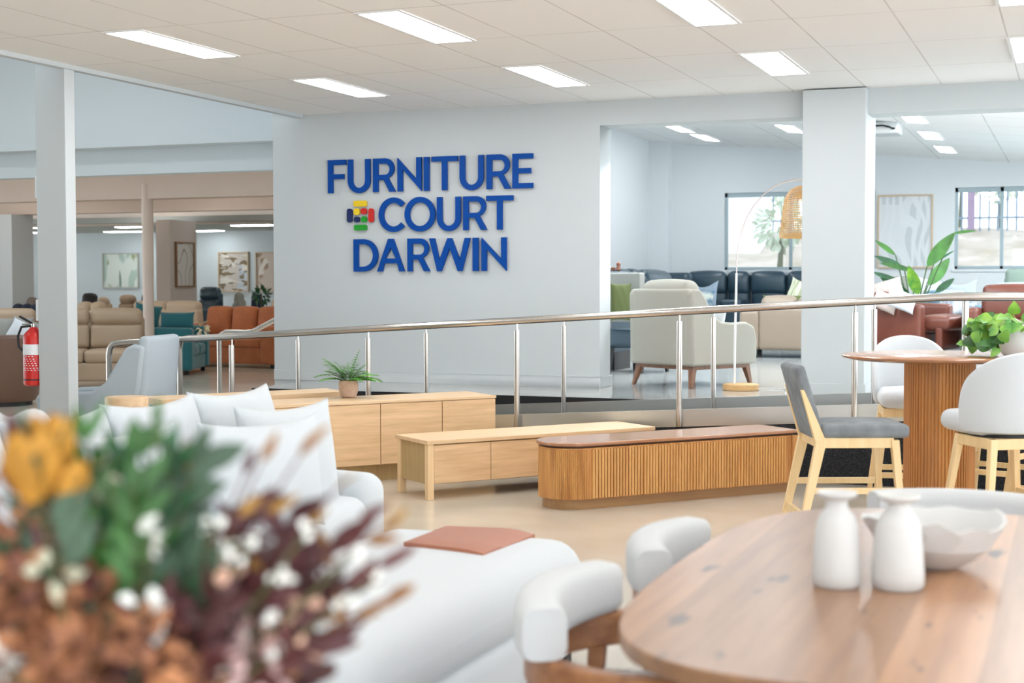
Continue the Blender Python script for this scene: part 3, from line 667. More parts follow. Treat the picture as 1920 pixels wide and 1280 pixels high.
# pictures
def picture(name, label, X, Y, z0, z1, wd, art, rz=0, fm=None, mount=.05):
    t = thing(name, label, 'picture', (X, Y, z0), rz)
    fm = fm or mat('pale_oak_frame', (.55, .42, .28), .5); h_ = z1-z0; f_ = .028
    MB().box(-wd/2, wd/2, -.045, 0, 0, f_).box(-wd/2, wd/2, -.045, 0, h_-f_, h_).box(-wd/2, -wd/2+f_, -.045, 0, f_, h_-f_).box(wd/2-f_, wd/2, -.045, 0, f_, h_-f_).build('frame', fm, t, smooth=False)
    MB().box(-wd/2+f_, wd/2-f_, -.02, -.005, f_, h_-f_).build('print', art, t, smooth=False)
    return t
def art(name, base, cols, kind):
    m = D.materials.new(name); m.use_nodes = True; N = m.node_tree.nodes; L = m.node_tree.links; b = N['Principled BSDF']; b.inputs['Roughness'].default_value = .5
    tc = N.new('ShaderNodeTexCoord'); cur = None
    for i, (c_, sc_, thr, st, seed) in enumerate(cols):
        mp = N.new('ShaderNodeMapping'); L.new(tc.outputs['Object'], mp.inputs[0]); mp.inputs['Scale'].default_value = st; mp.inputs['Location'].default_value = (seed, seed*2, seed*.7)
        if kind == 'line':
            n = N.new('ShaderNodeTexWave'); n.inputs['Scale'].default_value = sc_; n.inputs['Distortion'].default_value = 14; n.inputs['Detail'].default_value = 0; n.inputs['Detail Scale'].default_value = 1.2
        else:
            n = N.new('ShaderNodeTexNoise'); n.inputs['Scale'].default_value = sc_; n.inputs['Detail'].default_value = 1; n.inputs['Distortion'].default_value = .8
        L.new(mp.outputs[0], n.inputs['Vector']); r = N.new('ShaderNodeValToRGB'); r.color_ramp.elements[0].position = thr; r.color_ramp.elements[1].position = min(1, thr+.05)
        L.new(n.outputs[0], r.inputs[0]); mx = N.new('ShaderNodeMixRGB'); L.new(r.outputs[0], mx.inputs[0])
        if cur is None: mx.inputs[1].default_value = (*base, 1)
        else: L.new(cur, mx.inputs[1])
        mx.inputs[2].default_value = (*c_, 1); cur = mx.outputs[0]
    L.new(cur, b.inputs['Base Color']); return m
def pic_on_Y(label, x0, x1, y0, y1, Y, a, fm=None):
    A = at_Y(x0, y1, Y); B = at_Y(x1, y0, Y); picture('framed_picture', label, (A.x+B.x)/2, Y-.005, A.z, B.z, B.x-A.x, a, fm=fm)
A1 = art('feather_art', (.66, .72, .66), [((.30, .34, .16), 1.6, .60, (1.6, 1, .8), 3), ((.20, .28, .24), 2.2, .66, (2.2, 1, .6), 9), ((.42, .55, .48), 1.4, .58, (1.5, 1, .6), 1)], 'n')
A2 = art('line_art', (.66, .63, .57), [((.30, .25, .2), 1.6, .95, (1, 1, 1), 2)], 'line')
A3 = art('palm_art', (.55, .50, .44), [((.50, .55, .60), .8, .55, (1, 1, 1), 5), ((.20, .14, .07), 3.2, .52, (1, 1, 2.4), 7), ((.70, .66, .58), 3.0, .60, (.7, 1, 2.5), 4)], 'n')
A4 = art('frond_art', (.60, .50, .42), [((.34, .22, .13), 2.0, .58, (1.2, 1, .9), 12), ((.74, .68, .60), 2.4, .60, (1, 1, 1), 8)], 'n')
A5 = art('abstract_loop_art', (.52, .56, .58), [((.64, .67, .69), .9, .52, (1, 1, 1.2), 2.3), ((.66, .69, .71), 1.3, .62, (1.2, 1, .8), 6.1)], 'line')
pic_on_Y('square framed green feather print on the left hall back wall', 194, 261, 474, 540, YH, A1, mat('silver_grey_frame', (.42, .42, .38), .4))
pic_on_Y('framed brown palm frond picture on the left hall back wall', 411, 467, 472, 547, YH, A3)
pic_on_Y('framed sepia flower picture cut by the sign wall edge', 481, 537, 472, 547, YH, A4)
pic_on_Y('large framed grey and white loop abstract right of the pillar', 1645, 1750, 364, 503, YBK, A5)
xn = at_d(323, 534, 29.5).x
ya, yb = nb.y+.16, nb.y+.82
zA, zB = at_d(348, 538, 30.0).z, at_d(348, 454, 30.0).z
picture('framed_picture', 'tall framed line drawing on the side of the nib wall', xn+.005, (ya+yb)/2, zA, zB, yb-ya, A2, rz=R(90), fm=mat('brown_wood_frame', (.30, .17, .08), .5))
# ------------------------------------------------------------------ fire extinguisher and papers on the nib column
t = thing('fire_extinguisher', 'red fire extinguisher hung on the left side of the white column', 'fire extinguisher', (-7.43, 9.07, .63), 0)
MB().lathe([(.060, 0), (.078, .012), (.080, .03), (.080, .36), (.070, .40), (.035, .435), (.024, .45)], 28).build('cylinder', REDX, t)
MB().lathe([(.0805, .045), (.0805, .055)], 28, closed=False).build('label', BLACK, t)
lb = MB(); lb.lathe([(.0815, .24), (.0815, .32)], 28, closed=False); lb.build('label', PAPER, t)
ln = MB()
for i, zz in enumerate((.225, .205, .19, .172, .155, .135, .12)): 
    for k in range(6): 
        a = R(-150+k*18+i*5); ln.box(-.006, .006, -.0008, .0008, zz, zz+.006, Mx((.081*math.cos(a), .081*math.sin(a), 0), a+PI/2))
ln.build('label', PAPER, t, smooth=False)
MB().lathe([(.02, .44), (.02, .475)], 12).box(-.10, .02, -.012, .012, .465, .475).build('valve', STEEL, t)
MB().beam((-.02, 0, .48), (-.13, 0, .53), .02, .012).build('handle', BLACK, t)
MB().tube([(-.02, 0, .46), (-.09, -.03, .45), (-.125, -.03, .38), (-.12, -.03, .30), (-.085, -.03, .27)], .010, 8).build('hose', BLACK, t)
MB().box(.06, .088, -.03, .03, .1, .3).build('bracket', BLACK, t)
tag(MB().box(-7.375, -7.346, 9.03, 9.12, 1.13, 1.29).build('paper_notice', PAPER, smooth=False), 'small white notice fixed to the left side of the white column', 'sign')
tag(MB().box(-7.375, -7.346, 9.04, 9.09, 2.06, 2.22).build('wall_conduit', PAPER, smooth=False), 'short white strip high on the left side of the white column', 'strip')

# ------------------------------------------------------------------ pale blue wing chair and drum table
c = at_d(270, 534, 11.6)
t = thing('wing_chair', 'pale blue-grey high-backed lounge chair seen from behind at left', 'armchair', (c.x-.37, c.y+.02, 0), R(-78))
prof = [(.36, .30), (.42, .60), (.46, .92), (.38, .94), (.31, .91), (.13, .63), (.02, .565), (-.42, .545), (-.45, .50), (-.40, .28)]
for s in (-1, 1):
    M = Mx((s*.33, 0, 0)) @ Matrix(((0, 0, 1, 0), (1, 0, 0, 0), (0, 1, 0, 0), (0, 0, 0, 1)))
    MB().prism(prof, -.035, .035, M).build('side_wing', PALEBL, t, bevel=.025)
MB().rbox(.66, .09, .73, .04, (0, 0, .365), puff=(0, .03, 0), M=Mx((0, .385, .27), rx=-.085)).build('backrest', PALEBL, t)
MB().rbox(.60, .72, .17, .06, (0, -.05, .40), puff=(0, 0, .03)).build('seat', PALEBL, t)
MB().lathe([(.05, .02), (.04, .06), (.03, .30)], 16).build('pedestal', BLACK, t)
for k in range(4): MB().beam((0, 0, .04), (.30*math.cos(k*PI/2+.78), .30*math.sin(k*PI/2+.78), .015), .03, .03).build('leg', BLACK, t)
c = at_d(235, 534, 9.9)
t = thing('drum_table', 'small round oak side table behind the white sofa at left', 'side table', (c.x, c.y, 0), 0)
ztb = at_d(235, 744, 9.9).z
MB().lathe([(.135, ztb-.10), (.142, ztb-.095), (.145, ztb-.01), (.14, ztb)], 40).build('table_top', OAK, t)
for k in range(3): MB().tube([(.09*math.cos(k*2.1), .09*math.sin(k*2.1), ztb-.1), (.13*math.cos(k*2.1), .13*math.sin(k*2.1), 0)], .014, 8).build('leg', OAKZ, t)

# ------------------------------------------------------------------ cabinets (rotated 51 degrees)
AC = R(51)
# oak TV unit: origin at front-left corner on the floor, x along front, y to the back
def cab(name, label, corner, zr=AC, group=None, cat='cabinet'): return thing(name, label, cat, (corner[0], corner[1], 0), zr, group)
oc = at_z(802, 826, .39)
t = cab('oak_tv_unit', 'light oak low TV unit on square legs with flat doors, centre front', (oc.x, oc.y), R(51.5), cat='tv unit')
Wd, Dp, H = 1.80, .47, .39
MB().box(-.01, Wd+.01, -.012, Dp, H-.026, H).build('top', OAK, t, bevel=.003)
for x in (.0, Wd-.045):
    for y in (0, Dp-.06): MB().box(x, x+.045, y, y+.045, 0, H-.026).build('leg', OAKZ, t, bevel=.002)
MB().box(.012, Wd-.012, .02, Dp-.02, .10, H-.028).build('body', wood('oak_side_grain', (.50, .36, .17), (.42, .29, .13), 'z', .45), t)
dw = (Wd-.09)/4
for i in range(4): MB().box(.047+i*dw, .047+(i+1)*dw-.004, .002, .022, .105, H-.034).build('door', wood('oak_horizontal', (.80, .555, .33), (.62, .40, .21), 'x', .4), t, bevel=.0015)
# long sideboard
sc2 = at_z(927, 740.3, .58)
t = cab('oak_sideboard', 'long light oak sideboard with fern pot, behind the low TV unit', (sc2.x, sc2.y), R(51), cat='sideboard')
H = .58; Wd = 2.35; Dp = .45
MB().box(-Wd, .0, 0, Dp, .12, H-.022).build('body', OAK, t)
MB().box(-Wd-.005, .006, -.02, Dp, H-.022, H).build('top', OAK, t, bevel=.003)
d1 = (at_z(721, 751.5, .58)-sc2).length; d2 = (at_z(828, 745, .58)-sc2).length
edges = [0, d2, d1, d1+(d1-d2), Wd]
for i in range(4): MB().box(-edges[i+1]+.003, -edges[i]-.003, -.02, 0, .125, H-.026).build('door', MATS['oak_horizontal'], t, bevel=.0015)
MB().box(-Wd+.25, -.25, .06, Dp-.06, 0, .12).build('plinth', MATS['oak_side_grain'], t)
# rear low oak unit
rc = at_z(650, 733, .60)
rl = at_z(300, 749, .60); LB = (rc-rl).length
t = cab('oak_buffet', 'rear oak unit behind the long sideboard, only its top showing', (rc.x, rc.y), math.atan2(rc.y-rl.y, rc.x-rl.x), cat='sideboard')
MB().box(-LB, 0, -.02, .36, .555, .60).build('top', OAK, t, bevel=.003)
MB().box(-LB+.04, -.03, .02, .34, .10, .535).build('body', MATS['oak_side_grain'], t)
for i in range(3): MB().box(-LB+.04+i*(LB-.08)/3, -LB+.04+(i+1)*(LB-.08)/3-.01, .0, .02, .11, .528).build('drawer', OAK, t, bevel=.0015)
for x in (-LB+.1, -.1):
    for y in (.05, .30): MB().box(x-.02, x+.02, y-.02, y+.02, 0, .1).build('leg', OAKZ, t)
# fern in clay pot on the sideboard
fp = at_z(640.5, 746, .58)
t = thing('potted_fern', 'small green fern in a round clay pot on the oak sideboard', 'plant', (fp.x+.03, fp.y+.05, .58), 0)
MB().lathe([(.040, 0), (.058, .012), (.070, .05), (.072, .09), (.066, .125), (.060, .128), (.058, .10), (.0, .10)], 32, closed=False).build('pot', TERRA, t)
rng = random.Random(11); fr = []
for k in range(30):
    a = k*2.4+rng.uniform(-.2, .2); L_ = rng.uniform(.16, .25); up = rng.uniform(.5, 2.2)
    if k == 0: a, L_, up = R(170), .30, .6
    if k == 1: a, L_, up = R(-5), .27, .55
    if k == 2: a, L_, up = R(60), .24, 5
    pts = []; d = Vector((math.cos(a), math.sin(a), up)).normalized(); p = Vector((math.cos(a)*.02, math.sin(a)*.02, .115))
    f = MB()
    for i in range(13):
        pts.append(p.copy()); p = p+d*L_/12; d = (d+Vector((0, 0, -.085))).normalized()
    f.tube(pts, .0014, 5)
    side = d.cross(Vector((0, 0, 1))).normalized()
    for i in range(2, 13):
        dd = (pts[i]-pts[i-1]).normalized(); ll = .048*math.sin(PI*(i/13)**.7)+.008
        for s in (-1, 1): f.leaf(pts[i], side*s+dd*.5, (0, 0, 1), ll, .021, .3, .1, 3)
    f.build('frond', FERNG, t)
# ------------------------------------------------------------------ rounded fluted TV unit
rc2 = at_z(1100, 830, .42)
t = cab('fluted_tv_unit', 'low brown timber TV unit with rounded end and fluted tambour doors', (rc2.x, rc2.y), R(49.5), cat='tv unit')
LF = (at_z(1503, 806, .42)-rc2).length-.0; Dp = .42; RR = .20
def stad(off, x1, r=RR, back=Dp):
    pts = [(x1, -off), (x1, back+off)]
    pts += [(0, back+off)]+arc(0-.0, back-r, r+off, r+off, 90, 180, 10)[1:]+arc(0, r, r+off, r+off, 180, 270, 10)
    return [(x, y) for x, y in pts]
H = .42
MB().prism(stad(-.035, LF-.03), 0, .065).build('plinth', wood('plinth_timber', (.42, .24, .10), (.33, .17, .07), 'x', .4), t)
MB().prism(stad(-.006, LF-.004), .065, H-.035).build('body', WALNZ, t, ang=30)
MB().prism(stad(.006, LF+.004), H-.022, H).build('top', WALNX, t, bevel=.006)
MB().prism(stad(-.03, LF-.03), H-.036, H-.022).build('shadow_gap', mat('dark_timber_gap', (.12, .05, .02), .5), t)
nd = 4; x0 = .04; dw = (LF-.10-x0)/nd
for i in range(nd):
    mb = MB(); a, b = x0+i*dw, x0+(i+1)*dw-.004; nf = 17; fw = (b-a)/nf
    for k in range(nf): mb.tube([(a+fw*(k+.5), .003, .072), (a+fw*(k+.5), .003, H-.045)], fw*.5, 8)
    mb.build('tambour_door', FLUTE, t)
MB().box(LF-.055, LF-.004, -.004, .03, .065, H-.035).build('end_post', WALNZ, t)
c0 = MB()
for k in range(0, 25):
    a = R(185+k*3.6); c0.tube([(RR*math.cos(a)*.985, RR+RR*math.sin(a)*.985-.0, .07), (RR*math.cos(a)*.985, RR+RR*math.sin(a)*.985, H-.045)], .0062, 6)
c0.build('rounded_end', WALNZ, t)

# ------------------------------------------------------------------ bar table and stools
c = at_d(1764, 534, 8.35); BT = (c.x, c.y)
t = thing('bar_table', 'round brown timber bar table on a fluted drum pedestal', 'bar table', (c.x, c.y, 0), 0)
MB().lathe([(.50, .972), (.548, .985), (.552, .995), (.545, 1.0)], 72).build('table_top', WALNX, t)
pm = MB(); NP = 64
pm.lathe([(.190, 0), (.190, .972)], 64)
for k in range(NP):
    a = 2*PI*k/NP; pm.tube([(.19*math.cos(a), .19*math.sin(a), 0), (.19*math.cos(a), .19*math.sin(a), .965)], .0095, 6, cap=False)
pm.build('pedestal', wood('pedestal_timber', (.68, .31, .085), (.40, .15, .04), 'z', .4, .55), t)
# white pot with trailing plant on the table
pp = (c.x+.50*math.cos(R(-8))-.04, c.y-.12)
pq = at_d(1912, 534, 8.12); pp = (pq.x, pq.y)
t = thing('trailing_plant', 'bright green trailing plant in a white pot on the bar table', 'plant', (pp[0], pp[1], 1.0), 0)
MB().lathe([(.075, 0), (.095, .02), (.115, .10), (.118, .175), (.108, .18), (.10, .15), (0, .15)], 36, closed=False).build('pot', POTW, t)
rng = random.Random(21)
for k in range(22):
    a = R(rng.uniform(120, 260)) if k < 17 else rng.uniform(0, 6.28); rr = rng.uniform(.04, .10)
    p = Vector((math.cos(a)*rr, math.sin(a)*rr, .15)); d = Vector((math.cos(a), math.sin(a), rng.uniform(.5, 2.2))).normalized(); pts = []
    n_ = rng.randint(7, 13) if k < 17 else 6
    for i in range(n_): pts.append(p.copy()); p = p+d*.026; d = (d+Vector((-.02, 0, -.30))).normalized()
    pts = [q for q in pts if q.z > .0 or q.xy.length > .13]
    s_ = MB().tube(pts, .0022, 5).build('vine', mat('vine_stem', (.30, .38, .10), .6), t)
    lf = MB()
    for i in range(1, len(pts)):
        if rng.random() < .72:
            dd = Vector((rng.uniform(-1, .6), rng.uniform(-1, .5), rng.uniform(-.7, .4))).normalized()
            lf.leaf(pts[i]+dd*.008, dd, Vector((rng.uniform(-.5, .5), -1, .8)), rng.uniform(.06, .095), rng.uniform(.052, .075), .35, .15, 6, .65)
    lf.build('leaf_cluster', LIME if k % 3 else GREEN, s_)
def stool_frame(t, w=.40, d=.40, zs=.62, sp=.05, m=BEECH, zr=(.20, .30)):
    W, Dd = w/2, d/2
    for sx_ in (-1, 1):
        for sy_ in (-1, 1):
            MB().leg((sx_*(W-.02), sy_*(Dd-.02), zs), (sx_*(W+sp), sy_*(Dd+sp), 0), .04, .04, .03, .03).build('leg', m, t, bevel=.003)
    def at(z): k = 1-z/zs; return W-.02+(sp+.02)*k, Dd-.02+(sp+.02)*k
    x, y = at(zr[0]); MB().beam((-x, -y, zr[0]), (x, -y, zr[0]), .022, .035).build('foot_rail', m, t, bevel=.002)
    MB().beam((-x, y, zr[0]), (x, y, zr[0]), .022, .035).build('foot_rail', m, t, bevel=.002)
    x, y = at(zr[1])
    for s in (-1, 1): MB().beam((s*x, -y, zr[1]), (s*x, y, zr[1]), .022, .035).build('side_stretcher', m, t, bevel=.002)
    MB().box(-W, W, -Dd, Dd, zs-.055, zs).build('apron', m, t, bevel=.004)
# grey counter stool
c = at_d(1596, 534, 7.72)
t = thing('counter_stool', 'grey fabric counter stool with pale timber legs, left of the bar table', 'bar stool', (c.x, c.y, 0), R(112))
for s in (-1, 1):
    MB().leg((s*.19, -.185, .60), (s*.225, -.235, 0), .042, .042, .030, .030).build('leg', BEECH, t, bevel=.003)
    rb = MB(); rb.leg((s*.20, .20, .60), (s*.225, .33, 0), .042, .055, .028, .030)
    rb.leg((s*.20, .30, .86), (s*.20, .20, .58), .020, .018, .040, .060); rb.build('leg', BEECH, t, bevel=.003)
    MB().beam((s*.205, -.20, .335), (s*.205, .25, .335), .022, .032).build('side_stretcher', BEECH, t, bevel=.002)
    MB().beam((s*.19, -.18, .585), (s*.19, .21, .585), .028, .055).build('seat_rail', BEECH, t, bevel=.003)
MB().beam((-.215, -.222, .17), (.215, -.222, .17), .022, .035).build('foot_rail', BEECH, t, bevel=.002)
MB().beam((-.215, .285, .20), (.215, .285, .20), .022, .035).build('foot_rail', BEECH, t, bevel=.002)
MB().beam((-.19, .205, .585), (.19, .205, .585), .028, .055).build('seat_rail', BEECH, t, bevel=.003)
MB().rbox(.44, .46, .07, .025, (0, -.03, .645), puff=(0, 0, .012)).build('seat', GREYF, t)
MB().rbox(.40, .055, .40, .022, (0, 0, .20), puff=(0, .006, 0), M=Mx((0, .20, .60), rx=-.29)).build('backrest', GREYF, t)
# white bucket stools
def bucket_shell(z0=.64, hh=.42):
    mb = MB(); n = 28; prof = []
    for lay in (0, 1):
        for i in range(n+1):
            a = -PI*.08+PI*1.16*i/n          # wraps round the back (+y)
            top = .10+(hh-.10)*max(0, math.sin(min(max((a+PI*.08)/1.16, 0), PI)))**.42
            for j in range(7):
                t_ = j/6; r = .222+.030*t_ - .05*lay*(1-.3*t_) ; z = z0+top*t_
                rb = r-(.02*t_**3)
                prof.append((rb*math.cos(a)*1.02, rb*math.sin(a)*1.0+.05*t_*math.sin(a), z))
    o = n+1
    fs = []
    for lay in (0, 1):
        b = lay*o*7
        for i in range(n):
            for j in range(6):
                q4 = (b+i*7+j, b+(i+1)*7+j, b+(i+1)*7+j+1, b+i*7+j+1); fs.append(q4 if lay == 0 else q4[::-1])
    for i in range(n):
        for j in (0, 6): fs.append((i*7+j, (i+1)*7+j, o*7+(i+1)*7+j, o*7+i*7+j))
    for i in (0, n):
        for j in range(6): fs.append((i*7+j, i*7+j+1, o*7+i*7+j+1, o*7+i*7+j))
    mb.add(prof, fs); return mb
def bucket_stool(label, loc, rz):
    t = thing('bucket_stool', label, 'bar stool', loc, rz, 'white bucket bar stools')
    stool_frame(t, .36, .36, .62, .055)
    MB().rbox(.42, .42, .105, .05, (0, -.10, .685), puff=(0, .01, .02)).build('seat', LINEN, t)
    o = bucket_shell(.64, .43).build('backrest', LINEN, t, ang=70)
    md = o.modifiers.new('sub', 'SUBSURF'); md.levels = 1; md.render_levels = 1
    MB().lathe([(.17, .618), (.17, .634)], 28).build('swivel_plate', BLACK, t)
    return t
c = at_d(1886, 534, 7.55)
bs = bucket_stool('white bucket bar stool nearest the camera, at the right photo edge', (c.x, c.y, 0), R(214))
for lab, px_, dep, rz in [('white bucket bar stool behind the left side of the bar table', 1708, 9.32, R(12)), ('white bucket bar stool behind the table beside the trailing plant', 1868, 9.45, R(-20)),
                          ('white bucket bar stool at far right, mostly outside the photo', 1990, 7.9, R(-110))]:
    c = at_d(px_, 534, dep); dup(bs, (c.x, c.y, 0), rz, lab)

# ================================================================== BACK ROOM
WALNLEG = wood('walnut_leg', (.26, .125, .07), (.17, .08, .045), 'z', .4)
# cream armchair on the raised floor
p1 = at_z(1180, 722, ZU); p2 = at_z(1285, 735, ZU); p3 = at_z(1408, 719, ZU)
t = thing('cream_armchair', 'cream fabric armchair with brown timber base, seen from behind', 'armchair', ((p1.x+p3.x)/2+.02, (p1.y+p3.y)/2-.0, ZU), R(-30+180))
W_, D_ = .80, .84
for s in (-1, 1):
    MB().leg((s*(W_/2-.06), -D_/2+.07, .19), (s*(W_/2-.03), -D_/2+.03, 0), .06, .06, .03, .03).build('leg', WALNLEG, t, bevel=.003)
    MB().leg((s*(W_/2-.06), D_/2-.07, .19), (s*(W_/2-.03), D_/2-.01, 0), .06, .06, .03, .03).build('leg', WALNLEG, t, bevel=.003)
MB().box(-W_/2+.03, W_/2-.03, -D_/2+.04, D_/2-.04, .165, .205).build('base_frame', WALNLEG, t, bevel=.004)
ap = [(-.43, .20), (-.44, .42), (-.40, .55), (-.30, .59), (-.12, .585), (.05, .60), (.14, .66), (.24, .80), (.32, .895), (.40, .90), (.44, .86), (.42, .20)]
Mk = lambda x: Mx((x, 0, 0)) @ Matrix(((0, 0, 1, 0), (1, 0, 0, 0), (0, 1, 0, 0), (0, 0, 0, 1)))
for s in (-1, 1): MB().prism(ap, -.045, .045, Mk(s*.365)).build('side_panel', CREAM, t, bevel=.022)
MB().rbox(.70, .10, .70, .03, (0, 0, .35), M=Mx((0, .375, .20), rx=-.03)).build('back_panel', CREAM, t)
MB().rbox(.62, .20, .22, .08, (0, .30, .86), puff=(0, .02, .02)).build('headrest', CREAM, t)
MB().rbox(.63, .16, .50, .06, (0, .24, .64), puff=(0, .03, .02)).build('back_cushion', CREAM, t)
MB().rbox(.63, .66, .18, .06, (0, -.07, .42), puff=(0, 0, .03)).build('seat_cushion', CREAM, t)
lc = Vector(((p1.x+p3.x)/2, (p1.y+p3.y)/2, 0))
cushion('off-white lumbar cushion on the seat of the cream armchair', (lc.x+.16, lc.y+.05, ZU+.60), R(150), .40, .28, .13, LINEN, -.35)
# arc lamp
c = at_z(1389, 731, ZU)
t = thing('arc_lamp', 'arching white floor lamp with woven rattan shade and round oak base', 'floor lamp', (c.x, c.y, ZU), 0)
MB().lathe([(.155, 0), (.16, .005), (.16, .05), (.155, .055)], 48).build('base', wood('lamp_base_timber', (.72, .45, .20), (.60, .35, .14), 'x', .4), t)
dl = (c-Vector((0, 0, CAM_H))).dot(Vector(AX[2])); vx = Vector(AX[0])
def lp(x, y): return at_d(x, y, dl)-Vector((c.x, c.y, ZU))
pb = lp(1377, 722); pb.z = .05
pts = [pb, lp(1378, 640), lp(1380, 560), lp(1381, 512)]
MB().tube(pts, [.011, .011, .011, .010], 10).build('pole', FRAMEW, t)
arcp = [lp(*q) for q in [(1381, 514), (1381, 490), (1384, 462), (1390, 435), (1400, 408), (1413, 386), (1430, 366), (1450, 350), (1470, 341), (1490, 337), (1508, 336), (1512, 340), (1513, 350)]]
MB().tube(arcp, .0055, 8).build('arc_arm', mat('satin_copper_tube', (.55, .47, .45), .3, .8), t)
sh = thing('tmp', None, None); D.objects.remove(sh)
sc_ = dl/2734; R0 = 51*sc_
shp = [(0.0, 98), (.35, 96.5), (.62, 90), (.80, 76), (.86, 60), (.93, 30), (.97, 8), (1.0, 7), (1.0, 0)]
so = lp(1513, 446)
prof = [(r*R0, z*sc_) for r, z in shp]
shade = MB().lathe([prof[i] for i in (6, 7, 8)]+[(R0*.97, 0)], 40, closed=False).build('lamp_shade', RATTAN, t)
shade.location = so
wv = MB(); NR = 44
def rad(z):
    for i in range(len(prof)-1):
        if prof[i][1] >= z >= prof[i+1][1]:
            k = (prof[i][1]-z)/max(1e-6, prof[i][1]-prof[i+1][1]); return prof[i][0]*(1-k)+prof[i+1][0]*k
    return R0
for k in range(NR):
    a = 2*PI*k/NR; wv.tube([(rad(z*sc_)*math.cos(a), rad(z*sc_)*math.sin(a), z*sc_) for z in (7, 20, 34, 48, 60, 70, 78, 86, 92, 96.5, 98)], .0022, 4, cap=False)
z = 9
while z < 96:
    zz = z*sc_; rr = rad(zz); ring = [(rr*math.cos(2*PI*k/40), rr*math.sin(2*PI*k/40), zz) for k in range(41)]
    wv.tube(ring, .0022 if z < 72 else .004, 4, cap=False); z += 4.2 if z < 72 else 3
w_ = wv.build('weave', RATTAN, shade)
MB().lathe([(.0, .16), (.03, .16), (.045, .20), (.045, .24), (.02, .30), (.015, .34)], 16, closed=False).build('bulb', mat('warm_bulb', (1, .82, .55), .5, emit=6), shade)
q1, q2 = at_z(1425, 730, ZU), at_z(1487, 728, ZU)
tc_ = thing('lamp_cord', 'white cord with inline foot switch on the raised floor by the lamp base', 'cord', (q1.x, q1.y, ZU), 0)
MB().tube([(-.06, .03, .006), (.05, .06, .006), (.16, .05, .006), (.27, .02, .006), (.42, .04, .006), (.62, -.02, .006)], .004, 6).build('cable', PAPER, tc_)
MB().rbox(.09, .05, .035, .015, (.26, .02, .02)).build('foot_switch', PAPER, tc_)
# black sectional
t = thing('corner_sofa', 'dark blue-black leather corner sofa along the back wall', 'sofa', (-6.0, 26.4, ZU), 0)
HB = 1.60-ZU
def run_back(px0, px1, Y, n_):
    pass
Yb_ = 26.75
xsb = [at_Y(x, 530, Yb_).x for x in (1290, 1366, 1409, 1477, 1545, 1612)]
for i in range(5):
    a, b = xsb[i]+6.0+.015, xsb[i+1]+6.0-.015; cx = (a+b)/2; w_ = b-a
    MB().rbox(w_, .30, .62, .09, (cx, .36, .62), puff=(0, .04, 0)).build('back_cushion', BLKL, t)
    MB().rbox(w_+.02, .36, .42, .10, (cx, .34, HB-.21), puff=(0, .04, .03)).build('headrest', BLKL, t)
    if i != 1: MB().rbox(w_, .75, .24, .08, (cx, -.10, .42), puff=(0, 0, .03)).build('seat_cushion', BLKL, t)
    else: MB().rbox(w_, .80, .58, .05, (cx, -.10, .35)).build('console', BLKL, t)
MB().box(xsb[0]+6-.9, xsb[5]+6, -.4, .5, .05, .32).build('base', BLKL, t)
for i, (ya_, yb_) in enumerate([(-4.05, -3.1), (-3.07, -2.5), (-2.47, -.75)]):
    cy_ = (ya_+yb_)/2; w_ = yb_-ya_
    MB().rbox(.32, w_, .62, .09, (-1.0, cy_, .62), puff=(.04, 0, 0)).build('back_cushion', BLKL, t)
    MB().rbox(.42, w_, .42, .16, (-1.0, cy_, HB-.20), puff=(.04, 0, .03)).build('headrest', BLKL, t)
    MB().rbox(.80, w_, .24, .08, (-.45, cy_, .42), puff=(0, 0, .03)).build('seat_cushion', BLKL, t)
MB().rbox(.62, .50, HB-.06, .15, (-.93, .10, (HB-.06)/2+.05)).build('corner_wedge', BLKL, t)
# pillows around
def cpx(label, x, y, dep, w, h, tck, m, rz=0, tilt=.2, roll=0, dent=0.0):
    p = at_d(x, y, dep); return cushion(label, (p.x, p.y, p.z), rz, w, h, tck, m, tilt, roll, dent=dent)
cpx('plain blue-grey pillow with peaked corners on the black corner sofa', 1318, 553, 24.8, .54, .50, .18, BLUEP, R(-12), .2, 0, .22)
cpx('blue and cream leaf print pillow in front of the plain blue pillow', 1310, 560, 24.3, .52, .36, .18, PATP, R(-5), .35, .12, .12)
cpx('small navy and grey pillow on the left run of the black sofa', 1243, 545, 23.6, .36, .30, .12, NAVY, R(-20), .3, .3)
cpx('pale aqua pillow half hidden behind the cream armchair headrest', 1272, 549, 23.9, .36, .28, .12, PALEBL, R(-10), .3)
# sage chair at wall end with olive cushion and ornaments
c = at_d(1197, 560, 15.6)
t = thing('sage_armchair', 'pale sage armchair back between wall end and cream armchair', 'armchair', (c.x, c.y, ZU), R(158))
MB().rbox(.48, .10, .52, .02, (0, .24, .80)).build('backrest', SAGE, t)
MB().rbox(.52, .50, .20, .05, (0, 0, .36)).build('seat', BLKL, t)
for a_ in (-1, 1):
    for b_ in (-1, 1): MB().leg((a_*.2, b_*.2, .26), (a_*.22, b_*.22, 0), .04, .04, .03, .03).build('leg', BLACK, t)
cpx('olive green cushion on edge beside the wall end', 1164, 566, 15.2, .26, .40, .08, OLIVE, R(50), .0)
t = thing('black_recliner', 'black recliner side in the gap between wall end and cream armchair', 'recliner', (at_d(1163, 600, 16.5).x-.06, 15.45, ZU), R(-90))
MB().rbox(.8, .16, 1.04, .05, (0, .1, .56)).build('backrest', BLKL, t)
MB().rbox(.8, .6, .30, .06, (0, -.2, .36)).build('seat', BLKL, t)
MB().rbox(.12, .7, .45, .06, (.42, -.15, .45)).build('arm', mat('dark_grey_leather', (.10, .11, .13), .45), t)
MB().box(-.3, .3, -.3, .2, 0, .2).build('base', BLACK, t)
q = at_d(1157, 524, 23.5)
